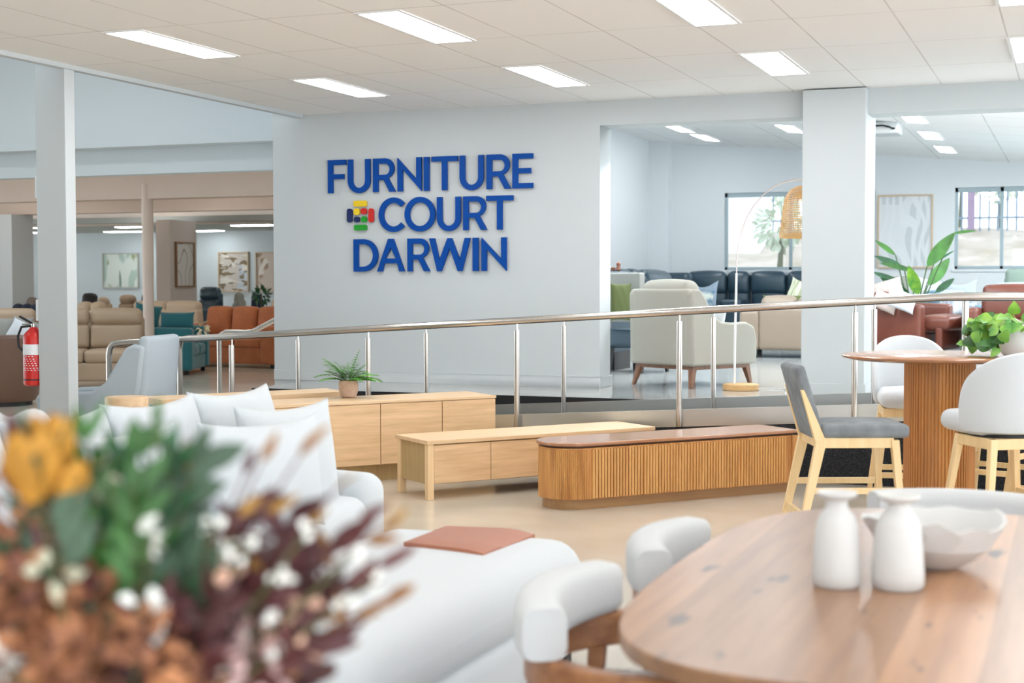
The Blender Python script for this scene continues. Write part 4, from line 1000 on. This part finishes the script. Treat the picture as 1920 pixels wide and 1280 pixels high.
for i, (x_, h_) in enumerate(((1152, .05), (1162, .11))):
    p = at_d(x_, 527, 16.4); tag(MB().lathe([(.012, 0), (.03, .02), (.02, h_*.5), (.028, h_*.8), (.008, h_)], 12, (0, 0, 0)).build('wooden_ornament', mat('dark_turned_wood', (.18, .07, .04), .5), None, (p.x, p.y-.05, ZU+1.08), 0),
        ('tiny round brown ornament nearest the wall end', 'taller brown turned ornament beside the tiny round one')[i], 'ornament')
# beige sofa from behind
a_, b_ = at_Y(1386, 600, 18.3).x, at_Y(1600, 600, 18.3).x
sofa('beige_leather_sofa', 'beige leather sofa seen from behind, left of the square pillar', 'sofa', ((a_+b_)/2, 18.75, ZU), R(180), b_-a_, .92, .76, mat('mushroom_leather', (.225, .175, .13), .5), aw=.25, ah=.60, n=2, foot=.10)
cpx('folded olive throw along the top of the beige sofa back', 1473, 562, 19.0, .62, .12, .14, OLIVE, 0, 0)
cpx('striped olive and cream pillow touching the pillar edge on beige sofa', 1500, 563, 19.6, .42, .54, .14, mat('stripe_print', (.66, .66, .55), .9, col2=(.22, .25, .14), vscale=3, stretch=(14, 1, 1)), 0, .2, .35)
# brown armchair right of pillar
c = at_z(1688, 670, ZU); cc = at_d(1702, 534, 19.3)
t = sofa('brown_armchair', 'reddish brown leather armchair right of the pillar, side on', 'armchair', (cc.x-.06, cc.y+.30, ZU), R(70), 1.02, .92, .80, BROWNL, aw=.17, ah=.66, n=1, foot=.08)
MB().rbox(.66, .45, .18, .07, (0, -.55, .42), puff=(0, .01, .03)).build('footrest', BROWNL, t)
MB().rbox(.64, .10, .30, .03, (0, -.62, .22)).build('footrest_flap', BROWNL, t)
cpx('cream pillow standing on the brown armchair behind the handrail', 1690, 563, 18.95, .40, .26, .14, LINEN, R(20), .2, .35)
cpx('pinkish plush throw heaped on the brown armchair back by the pillar', 1660, 549, 19.9, .52, .34, .30, THROWP, R(10), .4, -.3)
cpx('pale blush pillow under the plush throw by the pillar', 1660, 566, 19.2, .34, .26, .14, mat('blush_fabric', (.62, .52, .48), .9), R(10), .4, .4)
cpx('rounded grey-green pillow behind the left leaves of the big plant', 1684, 541, 22.9, .36, .44, .16, GREYG, 0, .1)
# blue sofa and pillows
cc = at_d(1775, 534, 21.2)
sofa('blue_grey_sofa', 'dusty blue sofa arm between the brown armchair and brown sofa', 'sofa', (cc.x+.05, cc.y+.45, ZU), R(90), 1.3, .90, .80, mat('steel_blue_fabric', (.13, .24, .32), .85), aw=.2, ah=.60, n=2)
cpx('dark and white striped pillow on the dusty blue sofa', 1790, 570, 21.0, .45, .34, .14, mat('soft_stripe', (.75, .77, .80), .9, col2=(.16, .19, .26), vscale=2, stretch=(6, 1, 1)), R(20), .5)
cpx('pale grey-blue pillow with dark corners above the handrail right of plant', 1798, 549, 22.9, .55, .44, .16, PALEBL, 0, .2, 0, .2)
cpx('white pillow right behind the stems of the big plant', 1745, 548, 22.9, .46, .42, .14, LINEN, 0, .2, .2)
# brown sofa at right
a_ = at_Y(1806, 600, 19.4).x
sofa('brown_leather_sofa', 'reddish brown leather sofa cut by the right photo edge', 'sofa', (a_+1.1, 19.9, ZU), 0, 2.2, 1.0, .90, BROWNL, aw=.18, ah=.62, n=2, foot=.08)
a_ = at_Y(1862, 530, 25.0).x
sofa('green_sofa', 'grey-green sofa back below the right window at the photo edge', 'sofa', (a_+1.0, 25.4, ZU), 0, 2.0, .9, 1.15, mat('grey_sage_velvet', (.24, .32, .27), .8), aw=.15, ah=.7, n=2)
a_ = at_Y(1832, 540, 22.8).x
sofa('pale_sofa', 'pale blue-grey sofa top edge between brown sofa and green sofa', 'sofa', (a_+1.0, 23.6, ZU), 0, 2.0, .9, .92, PALEBL, n=2)
ga, gb = at_Y(1640, 540, 22.6).x, at_Y(1826, 540, 22.6).x
sofa('long_grey_sofa', 'light grey sofa almost hidden behind the big plant and brown armchair', 'sofa', ((ga+gb)/2, 23.4, ZU), 0, gb-ga, .95, .80, mat('light_grey_weave', (.42, .44, .45), .9), n=2)
# big plant: bird of paradise
def bigplant():
    dep = 21.0; b0 = at_d(1714, 534, dep)
    t = thing('bird_of_paradise_plant', 'tall potted plant with broad paddle leaves right of the pillar', 'plant', (b0.x, b0.y, ZU), 0)
    MB().lathe([(.12, 0), (.16, .05), (.19, .30), (.185, .36), (.17, .36), (.16, .30), (0, .30)], 32, closed=False).build('planter', POTW, t)
    def P(x, y, dd=0): return at_d(x, y, dep+dd)-Vector((b0.x, b0.y, ZU))
    base = Vector((0, 0, .30)); tow = -Vector((b0.x, b0.y, 0)).normalized()
    L = [ # stem end(leaf base), leaf tip, width px, mats, face
        ((1738, 500), (1790, 434), 25, PLG, .3, [(1825, 432)]), ((1740, 535), (1783, 482), 23, PLG, -.2, None), ((1754, 548), (1790, 521), 14, DGREEN, .1, None),
        ((1722, 552), (1704, 500), 22, LIME, .0, None), ((1706, 552), (1652, 522), 15, DGREEN, -.1, None), ((1696, 505), (1640, 478), 15, DGREEN, .3, None),
        ((1712, 508), (1650, 490), 12, GREEN, .6, None), ((1679, 478), (1640, 449), 10, PLG, .2, None), ((1690, 530), (1634, 508), 10, DGREEN, .2, None), ((1752, 492), (1793, 466), 5, DGREEN, .2, None), ((1788, 437), (1830, 431), 6, PLG, .2, None)]
    for i, (a, b, wp, m_, sk, _) in enumerate(L):
        dd = (-.25, .1, -.1, -.35, -.2, .1, 0, .2, .1, .2, -.4)[i]
        A = P(*a, dd); B = P(*b, dd*1.6); mid = base*.45+A*.55+Vector((0, 0, .03))
        st = MB().tube([base+Vector(((i-5)*.01, 0, -.03)), base*.7+A*.3+Vector((0, 0, .02)), mid, A], .009, 7).build('leaf_stalk', mat('olive_stalk', (.07, .13, .04), .5), t)
        d = B-A; MB().leaf(A, d, tow+Vector((0, 0, sk)), d.length, wp*dep/2734, .10, .22, 12, .85).build('leaf_blade', m_, st)
bigplant()
# ceiling cassette with cable
q = at_Y(1640, 237, 21.3)
zr_ = zroof(q.x)
t = thing('ceiling_air_conditioner', 'pale ceiling unit with a dangling black cable right of the pillar top', 'air conditioner', (q.x, q.y, zr_), 0)
wq = 52*21/2734
MB().rbox(wq*1.5, .5, .17, .03, (wq*.15, 0, -.10)).build('housing', WHITE, t)
MB().box(-.3, wq*.6, -.256, -.25, -.16, -.11).build('vent', mat('pale_grey_vent', (.55, .56, .55), .6), t)
MB().tube([(-.2, -.27, -.075), (.15, -.27, -.075), (.24, -.27, -.10), (.29, -.28, -.13), (.25, -.27, -.11), (.31, -.28, -.125)], .014, 6).build('cable', BLACK, t)

# ================================================================== FOREGROUND
# white sofa facing +x
t = thing('white_sofa', 'large off-white linen sofa on the left, partly hidden by flowers', 'sofa', (-3.42, 4.24, 0), R(90))
SW = 3.42                       # along y : 2.74 .. 6.16
MB().rbox(SW-.1, .95, .24, .06, (0, 0, .19)).build('base', LINEN, t)
MB().rbox(SW, .22, .72, .09, (0, .38, .43)).build('back_frame', LINEN, t)
for s in (-1, 1): MB().rbox(.21, 1.02, .50, .085, (s*(SW/2-.10), -.01, .31), puff=(.0, 0, .012)).build('arm', LINEN, t)
for i in range(3):
    MB().rbox((SW-.42)/3-.01, .84, .19, .075, (-SW/2+.21+(SW-.42)/3*(i+.5), -.12, .385), puff=(0, .01, .03)).build('seat_cushion', LINEN, t)
for a_ in (-1, 1):
    for b_ in (-1, 1): MB().box(a_*1.6-.03, a_*1.6+.03, b_*.4-.03, b_*.4+.03, 0, .08).build('foot', BLACK, t)
def wp(label, y, x, z, rz, w, h, tk, tilt=.22, roll=0, dent=.03, m=LINEN): return cushion(label, (x, y, z), R(rz), w, h, tk, m, tilt, roll, 'loose off-white cushions on the white sofa', dent)
wp('off-white back cushion at far end of white sofa, beside the far arm', 5.64, -3.50, .705, 86, .60, .50, .22)
wp('off-white back cushion second from the far arm, pointed corner against oak sideboard', 5.06, -3.52, .70, 88, .62, .50, .22)
wp('off-white back cushion in the middle of the sofa back row', 4.46, -3.52, .69, 92, .64, .50, .24)
wp('off-white back cushion behind the mustard flowers', 3.84, -3.52, .68, 90, .64, .50, .24)
wp('off-white back cushion nearest the left photo edge', 3.22, -3.50, .68, 90, .62, .50, .24)
wp('large off-white scatter cushion standing in front, centre of white sofa', 4.98, -2.98, .66, 66, .57, .46, .20, .14)
wp('off-white scatter cushion behind the large one, next to the far arm', 5.46, -3.14, .67, 74, .56, .48, .18, .16)
wp('off-white scatter cushion left of the large one, behind white blossom', 4.40, -3.20, .66, 80, .58, .48, .2, .2)
th = MB()
def fold(P): return P+Vector((.02*math.sin(P.y*40)+.012*math.sin(P.z*33), 0, .02*math.sin(P.x*31+P.y*22)))
th.rbox(.40, .46, .13, .05, (0, 0, 0), m=9, fn=fold)
tag(th.build('folded_throw', BOUCLE, None, (-3.80, 4.28, .86), .1), 'chunky off-white throw on the sofa back at left photo edge', 'blanket')
# ottoman
t = thing('ottoman', 'large off-white upholstered ottoman in front of the sofa with brown leather on it', 'ottoman', (-2.13, 4.28, 0), R(-1))
def otf(P):
    return P
MB().rbox(.86, 1.80, .25, .124, (0, 0, .34), puff=(0, 0, .02), m=8).build('seat_cushion', LINEN, t)
MB().rbox(.82, 1.74, .20, .05, (0, 0, .14)).build('base', LINEN, t)
for a_ in (-1, 1):
    for b_ in (-1, 1): MB().box(a_*.34-.03, a_*.34+.03, b_*.82-.03, b_*.82+.03, 0, .05).build('foot', BLACK, t)
zq = .49
Lp = [at_z(x, y, zq) for x, y in ((757, 1018), (838, 987), (1003, 994), (906, 1034))]
lt = MB()
n = 10; vs = []; rng = random.Random(2)
for lay in (0, 1):
    for i in range(n+1):
        for j in range(n+1):
            u, v = i/n, j/n; p = Lp[0]*(1-u)*(1-v)+Lp[1]*v*(1-u)+Lp[2]*u*v+Lp[3]*u*(1-v)
            e = min(u, v, 1-u, 1-v); vs.append((p.x, p.y, zq-.020+lay*(.024+.006*min(1, e*8))-(.018*max(0, u-.75)*4*(1 if v > .3 else .6))))
N1 = (n+1)**2; fs = []
for i in range(n):
    for j in range(n):
        q4 = (i*(n+1)+j, (i+1)*(n+1)+j, (i+1)*(n+1)+j+1, i*(n+1)+j+1); fs += [q4[::-1], tuple(k+N1 for k in q4)]
for i in range(n):
    for a_, b_ in ((i*(n+1), (i+1)*(n+1)), ((i+1)*(n+1)+n, i*(n+1)+n), (i+1, i), (n*(n+1)+i, n*(n+1)+i+1)): fs.append((a_, b_, b_+N1, a_+N1))
lt.add(vs, fs)
tag(lt.build('leather_throw', RUSTL), 'folded terracotta leather throw lying on the white ottoman', 'throw')
# dining table
t = thing('dining_table', 'rounded dining table of mixed timber boards in the right foreground', 'dining table', (-.30, 3.41, 0), 0)
def sup(a, b, e, n=72):
    P = []
    for k in range(n):
        th_ = 2*PI*k/n; c_, s_ = math.cos(th_), math.sin(th_)
        P.append((a*math.copysign(abs(c_)**(2/e), c_), b*math.copysign(abs(s_)**(2/e), s_)))
    return P
MB().prism(sup(.545, .965, 3.4), .708, .718).prism(sup(.583, .998, 3.4), .716, .75).build('table_top', TABLEWD, t, bevel=.010)
for s in (-1, 1): MB().prism([(x, y+s*.5) for x, y in sup(.20, .16, 3)], 0, .71).build('pedestal_leg', CHAIRWD, t, bevel=.01)
def lathe_thing(name, label, cat, prof, loc, m, n=48, group=None):
    return tag(MB().lathe(prof, n, closed=False).build(name, m, None, loc), label, cat, group)
vp_ = [(0, 0), (.046, 0), (.052, .008), (.0525, .03), (.049, .09), (.045, .135), (.037, .158), (.026, .170), (.022, .182), (.024, .190), (.040, .197), (.044, .203), (.043, .208), (.030, .207), (.018, .200), (.016, .18), (0, .17)]
v1 = at_z(1568, 1098, .75); v2 = at_z(1683, 1102, .75)
lathe_thing('ceramic_vase', 'left of two white ceramic bottle vases on the dining table', 'vase', vp_, (v1.x, v1.y, .751), CERAM)
lathe_thing('ceramic_vase', 'right of two white ceramic bottle vases, standing before the bowl', 'vase', [(r*1.08, z*.985) for r, z in vp_], (v2.x, v2.y, .751), CERAM)
bl = MB(); n = 22; rng = random.Random(12)
c = at_z(1735, 1074, .75)
offs = [rng.uniform(-.012, .012) for _ in range(n)]
vs = []
for lay in (0, 1):
    for j, (r, z) in enumerate([(.050, 0), (.085, .018), (.125, .055), (.148, .095), (.158, .118)]):
        for k in range(n):
            a = 2*PI*k/n+(.14 if j % 2 else 0); wob = offs[k]*(j/4); rr = (r-(.009 if lay else 0))*(1+.05*math.sin(2*a+1))
            z_ = z+(.007 if lay else 0)*(1 if j < 4 else .0)+(.012*math.sin(2*a-.4)+wob)*(j/4)**2
            vs.append((rr*math.cos(a), rr*math.sin(a), z_))
fs = []
for lay in (0, 1):
    o = lay*5*n
    for j in range(4):
        for k in range(n):
            q4 = (o+j*n+k, o+j*n+(k+1) % n, o+(j+1)*n+(k+1) % n, o+(j+1)*n+k); fs += [(q4[0], q4[1], q4[2]), (q4[0], q4[2], q4[3])] if lay == 0 else [(q4[2], q4[1], q4[0]), (q4[3], q4[2], q4[0])]
    fs.append(tuple(o+k for k in range(n))[::-1 if lay == 0 else 1])
for k in range(n): fs.append((4*n+k, 4*n+(k+1) % n, 9*n+(k+1) % n, 9*n+k))
bl.add(vs, fs)
tag(bl.build('faceted_bowl', CERAM, None, (c.x+.01, c.y+.08, .751), ang=18), 'shallow faceted white ceramic bowl on the dining table', 'bowl')
# dining chairs: padded band over a bent timber ring
SEATM = mat('speckled_white_weave', (.82, .82, .82), .9, col2=(.45, .47, .50), vscale=60, bump=.4, bscale=120)
def dining_chair(label, loc, rz):
    t = thing('dining_chair', label, 'dining chair', loc, rz, None)
    def arcpts(r, a0, a1, n, z, ext=0, flat=1.0):
        P = []
        if ext: P.append((r*math.cos(R(a0)), r*math.sin(R(a0))*flat-ext, z))
        P += [(r*math.cos(R(a0+(a1-a0)*i/n)), r*math.sin(R(a0+(a1-a0)*i/n))*flat, z) for i in range(n+1)]
        if ext: P.append((r*math.cos(R(a1)), r*math.sin(R(a1))*flat-ext, z))
        return P
    # padded back : swept rounded section
    mb = MB(); n_ = 26; sec = []
    hw, hh, cr = .052, .060, .032
    for cx, cy, a0 in ((hw-cr, hh-cr, 0), (-(hw-cr), hh-cr, 90), (-(hw-cr), -(hh-cr), 180), (hw-cr, -(hh-cr), 270)): sec += arc(cx, cy, cr, cr, a0, a0+90, 4)
    ns = len(sec); vs = []
    for i in range(n_+1):
        a = R(59+62*i/n_); ca, sa = math.cos(a), math.sin(a); e_ = 1.0 if 0 < i < n_ else .93
        k = 1.0+.10*math.sin(PI*i/n_)
        for u, v in sec: r = .52+u*e_; vs.append((r*ca, r*sa-.245, .682+v*e_*k))
    fs = [(i*ns+k, i*ns+(k+1) % ns, (i+1)*ns+(k+1) % ns, (i+1)*ns+k) for i in range(n_) for k in range(ns)]
    fs += [tuple(range(ns))[::-1], tuple(n_*ns+k for k in range(ns))]
    mb.add(vs, fs).build('backrest', BOUCLE, t, ang=50)
    # timber ring arms
    wbm = MB(); P = arcpts(.31, 0, 180, 24, .585, .22, .95); vs = []
    for i, p in enumerate(P):
        q = Vector(P[min(i+1, len(P)-1)])-Vector(P[max(i-1, 0)]); nrm = Vector((q.y, -q.x, 0)).normalized()
        for u, v in ((-.022, -.04), (.022, -.04), (.022, .04), (-.022, .04)): vs.append(Vector(p)+nrm*u+Vector((0, 0, v)))
    m4 = len(P); fs = [(i*4+k, i*4+(k+1) % 4, (i+1)*4+(k+1) % 4, (i+1)*4+k) for i in range(m4-1) for k in range(4)]+[(0, 1, 2, 3), tuple(4*(m4-1)+k for k in (3, 2, 1, 0))]
    wbm.add(vs, fs).build('arm_rail', CHAIRWD, t, bevel=.008, ang=60)
    for s in (-1, 1):
        MB().leg((s*.31, -.20, .55), (s*.25, -.24, 0), .04, .04, .03, .03).build('leg', CHAIRWD, t, bevel=.004)
        MB().leg((s*.20, .21, .55), (s*.23, .26, 0), .04, .04, .03, .03).build('leg', CHAIRWD, t, bevel=.004)
    MB().rbox(.50, .50, .10, .045, (0, -.02, .44), puff=(0, 0, .02)).build('seat', SEATM, t)
    MB().box(-.23, .23, -.22, .2, .36, .39).build('seat_frame', CHAIRWD, t, bevel=.004)
    return t
dc = dining_chair('near dining chair with white padded back at left of dining table', (-.84, 3.12, 0), R(93))
dup(dc, (-.80, 3.84, 0), R(92), 'far dining chair with white padded back at left of dining table')
dup(dc, (-.33, 4.62, 0), R(2), 'dining chair at the head of the table behind the bowl')
# blue-grey patterned rug under the chairs
tag(MB().rbox(3.4, 3.0, .012, .005, (0, 0, .007)).build('patterned_rug', mat('mottled_blue_rug', (.55, .58, .62), .95, col2=(.22, .27, .36), vscale=9, bump=.4, bscale=150), None, (.2, 2.9, 0)), 'mottled blue-grey rug under the dining table', 'rug')

# ------------------------------------------------------------------ flower arrangement
FD = 1.42
fc = at_d(250, 1330, FD)
ct = thing('console_table', 'timber console table under the flower arrangement', 'table', (fc.x, fc.y, 0), R(21))
MB().box(-.55, .55, -.2, .2, .72, .75).build('table_top', OAK, ct, bevel=.004)
for a_ in (-1, 1):
    for b_ in (-1, 1): MB().box(a_*.5-.02, a_*.5+.02, b_*.16-.02, b_*.16+.02, 0, .72).build('leg', OAKZ, ct)
fl = thing('flower_arrangement', 'blurred bouquet of green, burgundy and mustard leaves in the near foreground', 'flowers', (fc.x, fc.y, .75), 0)
MB().lathe([(.0, 0), (.05, 0), (.07, .05), (.065, .12), (.045, .17), (.052, .19), (.046, .19), (.04, .16), (0, .15)], 32, closed=False).build('vase', CERAM, fl)
FO = Vector((fc.x, fc.y, .75)); rng = random.Random(77)
VF = Vector(AX[2]); VR = Vector(AX[0]); VU = Vector(AX[1])
def rv(s=1.0): return Vector((rng.gauss(0, s), rng.gauss(0, s), rng.gauss(0, s)))
def branch(name, tip, m, lw, ln, nl, dd=0.0, spread=.5, stemc=STEM, flw=.22, span=.55, start=.0):
    """a stem from the vase mouth to a tip with leaves along its outer part"""
    T = at_d(tip[0], tip[1], FD+dd)-FO; B = Vector((rng.uniform(-.02, .02), rng.uniform(-.02, .02), .16))
    mid = (B*.4+T*.6)+Vector((0, 0, .05)); pts = []
    for i in range(15):
        t_ = i/14; pts.append(B*(1-t_)**2+mid*2*t_*(1-t_)+T*t_*t_)
    mb = MB(); mb.tube(pts, [.0026-.0016*i/14 for i in range(15)], 5)
    o = mb.build(name, [stemc], fl)
    lf = MB()
    for k in range(nl):
        t_ = 1-span*(k/max(1, nl-1)) ; i = min(13, max(1, int(t_*14))); p = pts[i]
        ax = (pts[min(14, i+1)]-pts[i-1]).normalized()
        side = (VR*(1 if k % 2 else -1)+rv(.35)).normalized()
        d = (ax*.8+side*spread*1.4) if k else ax
        nn = -VF+rv(.45)
        lf.leaf(p, d, nn, ln*rng.uniform(.75, 1.1), lw*rng.uniform(.8, 1.1), rng.uniform(.0, .35), flw, 6, .8)
    lf.build('leaf_cluster', m, o)
def puff_flower(name, at, m, rad, n, L, W, dd=0.0):
    T = at_d(at[0], at[1], FD+dd)-FO; B = Vector((rng.uniform(-.02, .02), rng.uniform(-.02, .02), .16))
    o = MB().tube([B, (B+T)/2+Vector((0, 0, .02)), T], .002, 5).build(name, STEM, fl)
    mb = MB()
    for k in range(n):
        v = rv().normalized(); q = T+v*rad*rng.uniform(.35, 1)
        mb.leaf(q, v+rv(.5), -VF*.6+rv(.6), L*rng.uniform(.7, 1.2), W*rng.uniform(.7, 1.2), .3, .2, 4)
    mb.build('petal_cluster', m, o)
# deep green and grey-green branches
for tip, m_, lw, ln, nl, dd in [((150, 800), GREEN, .018, .055, 9, 0), ((215, 850), DGREEN, .024, .06, 12, .02), ((295, 775), GREEN, .015, .04, 5, .0), ((370, 850), SILV, .030, .07, 12, .0), ((250, 905), GREEN, .022, .06, 13, -.03),
        ((60, 870), SILV, .032, .08, 11, -.02), ((180, 960), DGREEN, .028, .06, 14, .05), ((330, 1000), DGREEN, .032, .07, 14, .04), ((300, 930), SILV, .034, .07, 12, .06), ((360, 1060), SILV, .034, .075, 12, -.02),
        ((240, 1100), DGREEN, .03, .07, 14, .05), ((120, 1010), SILV, .034, .08, 10, .03), ((20, 1020), DGREEN, .03, .07, 13, .05), ((300, 1180), DGREEN, .026, .06, 12, -.03), ((250, 1220), SILV, .03, .07, 12, 0.03),
        ((90, 940), DGREEN, .03, .07, 13, .07), ((210, 1040), DGREEN, .03, .07, 14, .08), ((330, 1120), DGREEN, .03, .07, 14, .08), ((10, 1110), DGREEN, .03, .07, 13, .08), ((150, 880), SILV, .03, .07, 12, .05)]:
    branch('green_branch', tip, m_, lw*.78, ln*.85, nl+2, dd)
# burgundy and ochre branches to the right
for tip, m_, lw, ln, nl, dd in [((470, 865), BURG, .013, .033, 3, 0), ((505, 840), AMBER, .013, .038, 3, 0), ((580, 830), AMBER, .014, .04, 3, 0), ((650, 900), AMBER, .012, .03, 4, 0), ((700, 960), BURG, .013, .035, 5, 0),
        ((745, 975), AMBER, .014, .04, 5, .02), ((735, 1050), BURG, .015, .042, 10, 0), ((755, 1110), AMBER, .014, .035, 6, 0), ((640, 1010), BURG, .017, .045, 13, 0), ((560, 960), BURG, .020, .05, 14, .03),
        ((480, 960), BURG, .018, .045, 12, .03), ((420, 1000), BURG, .020, .05, 13, .02), ((560, 1060), BURG, .019, .05, 15, .0), ((600, 1120), BURG, .02, .05, 14, .02), ((660, 1090), BURG, .016, .045, 12, .03),
        ((500, 1130), BURG, .02, .05, 14, .04), ((440, 1090), BURG, .02, .055, 14, .03), ((620, 1200), BURG, .018, .05, 13, -.02), ((540, 1240), BURG, .02, .05, 13, 0), ((460, 1220), BURG, .02, .05, 13, .03),
        ((390, 1150), BURG, .02, .05, 13, .05), ((340, 890), AMBER, .018, .05, 9, .02), ((400, 1260), BURG, .02, .05, 13, 0), ((30, 815), BURG, .02, .05, 4, -.03), ((690, 1150), AMBER, .012, .03, 9, 0)]:
    branch('burgundy_branch' if m_ is BURG else 'ochre_branch', tip, m_, lw, ln, nl, dd, .55, mat('reddish_stem', (.12, .05, .04), .6))
# mustard tulip-like blooms
for at, r_, dd in [((95, 860), .030, 0), ((60, 905), .034, -.03), ((130, 925), .026, 0), ((75, 1010), .030, .02)]:
    T = at_d(at[0], at[1], FD+dd)-FO; o = MB().tube([(0, 0, .16), tuple(T*.6+Vector((0, 0, .03))), tuple(T)], .0022, 5).build('mustard_bloom', STEM, fl)
    mb = MB()
    for k in range(7):
        a = 2*PI*k/7; s_ = VR*math.cos(a)+Vector((0, 0, 1)).cross(VR)*math.sin(a)
        mb.leaf(T-VU*.02+s_*.006, VU*1.1+s_*.75, -s_+VU*.4, r_*2.1, r_*1.3, -.35, .3, 6, .9)
    mb.build('petal_cluster', MUST, o)
for at, dd in [((100, 1100), 0), ((190, 1170), -.02), ((60, 1180), -.02), ((150, 1240), -.03), ((20, 1260), -.02), ((30, 1130), .02), ((180, 1090), .03), ((20, 940), .0), ((200, 1270), -.02), ((105, 1160), 0), ((250, 1270), .02)]:
    puff_flower('rust_hydrangea', at, RUSTF, .040, 60, .022, .020, dd)
for at, m_, r_, n_, dd in [((283, 1005), WPETAL, .013, 7, -.06), ((262, 1128), WPETAL, .011, 6, -.06), ((90, 1080), mat('cream_leaf', (.50, .50, .38), .6), .016, 5, -.05), ((10, 1255), WPETAL, .016, 10, -.06), ((300, 1160), WPETAL, .008, 5, -.05),
        ((330, 1240), PINKP, .026, 24, 0), ((470, 1190), PINKP, .026, 26, -.02), ((560, 1180), mat('peach_petal', (.66, .40, .30), .7), .026, 24, 0), ((480, 1250), PINKP, .024, 22, -.02), ((205, 895), mat('cream_leaf', (.62, .60, .45), .6), .016, 10, 0), ((420, 1060), mat('peach_petal', (.66, .40, .30), .7), .012, 10, -.02)]:
    puff_flower('white_bloom_and_gap' if m_ is WPETAL else 'soft_blossom', at, m_, r_, n_, .018, .015, dd)

for at in [(405, 990), (425, 1012), (472, 1010), (585, 992), (438, 1050), (520, 1075), (660, 1040), (500, 1160), (450, 1205), (640, 1135), (520, 1215), (430, 1265), (700, 1085)]:  # small white clusters standing in for bright gaps between the leaves
    puff_flower('white_bloom_and_gap', (at[0]+rng.uniform(-4, 4), at[1]+rng.uniform(-4, 4)), WPETAL, .006, 5, .011, .010, -.03)

# inner foliage in darkened colours, painting the shaded gaps of the bouquet
rng = random.Random(501)
DK = mat('shaded_evergreen_leaf', (.018, .075, .028), .5, var=.5, vscale=10); DKB = mat('shaded_plum_leaf', (.065, .018, .018), .55)
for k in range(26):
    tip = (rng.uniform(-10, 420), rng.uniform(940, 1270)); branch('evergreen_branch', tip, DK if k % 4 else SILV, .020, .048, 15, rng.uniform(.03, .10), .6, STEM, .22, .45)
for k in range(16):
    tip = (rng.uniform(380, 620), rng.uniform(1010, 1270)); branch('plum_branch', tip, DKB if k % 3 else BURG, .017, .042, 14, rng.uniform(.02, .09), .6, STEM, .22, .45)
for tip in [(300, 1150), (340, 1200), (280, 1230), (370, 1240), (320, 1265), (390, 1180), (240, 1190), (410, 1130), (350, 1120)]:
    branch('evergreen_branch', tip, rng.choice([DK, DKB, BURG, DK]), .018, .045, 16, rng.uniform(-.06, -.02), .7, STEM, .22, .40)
for at in [(310, 1250), (270, 1200), (360, 1270)]: puff_flower('rust_hydrangea', at, RUSTF, .025, 26, .018, .016, -.07)
for tip, m_ in [((250, 830), GREEN), ((320, 860), DGREEN), ((340, 960), SILV), ((285, 960), DGREEN), ((160, 940), DGREEN)]:
    branch('green_branch', tip, m_, .018, .05, 11, rng.uniform(-.02, .04))
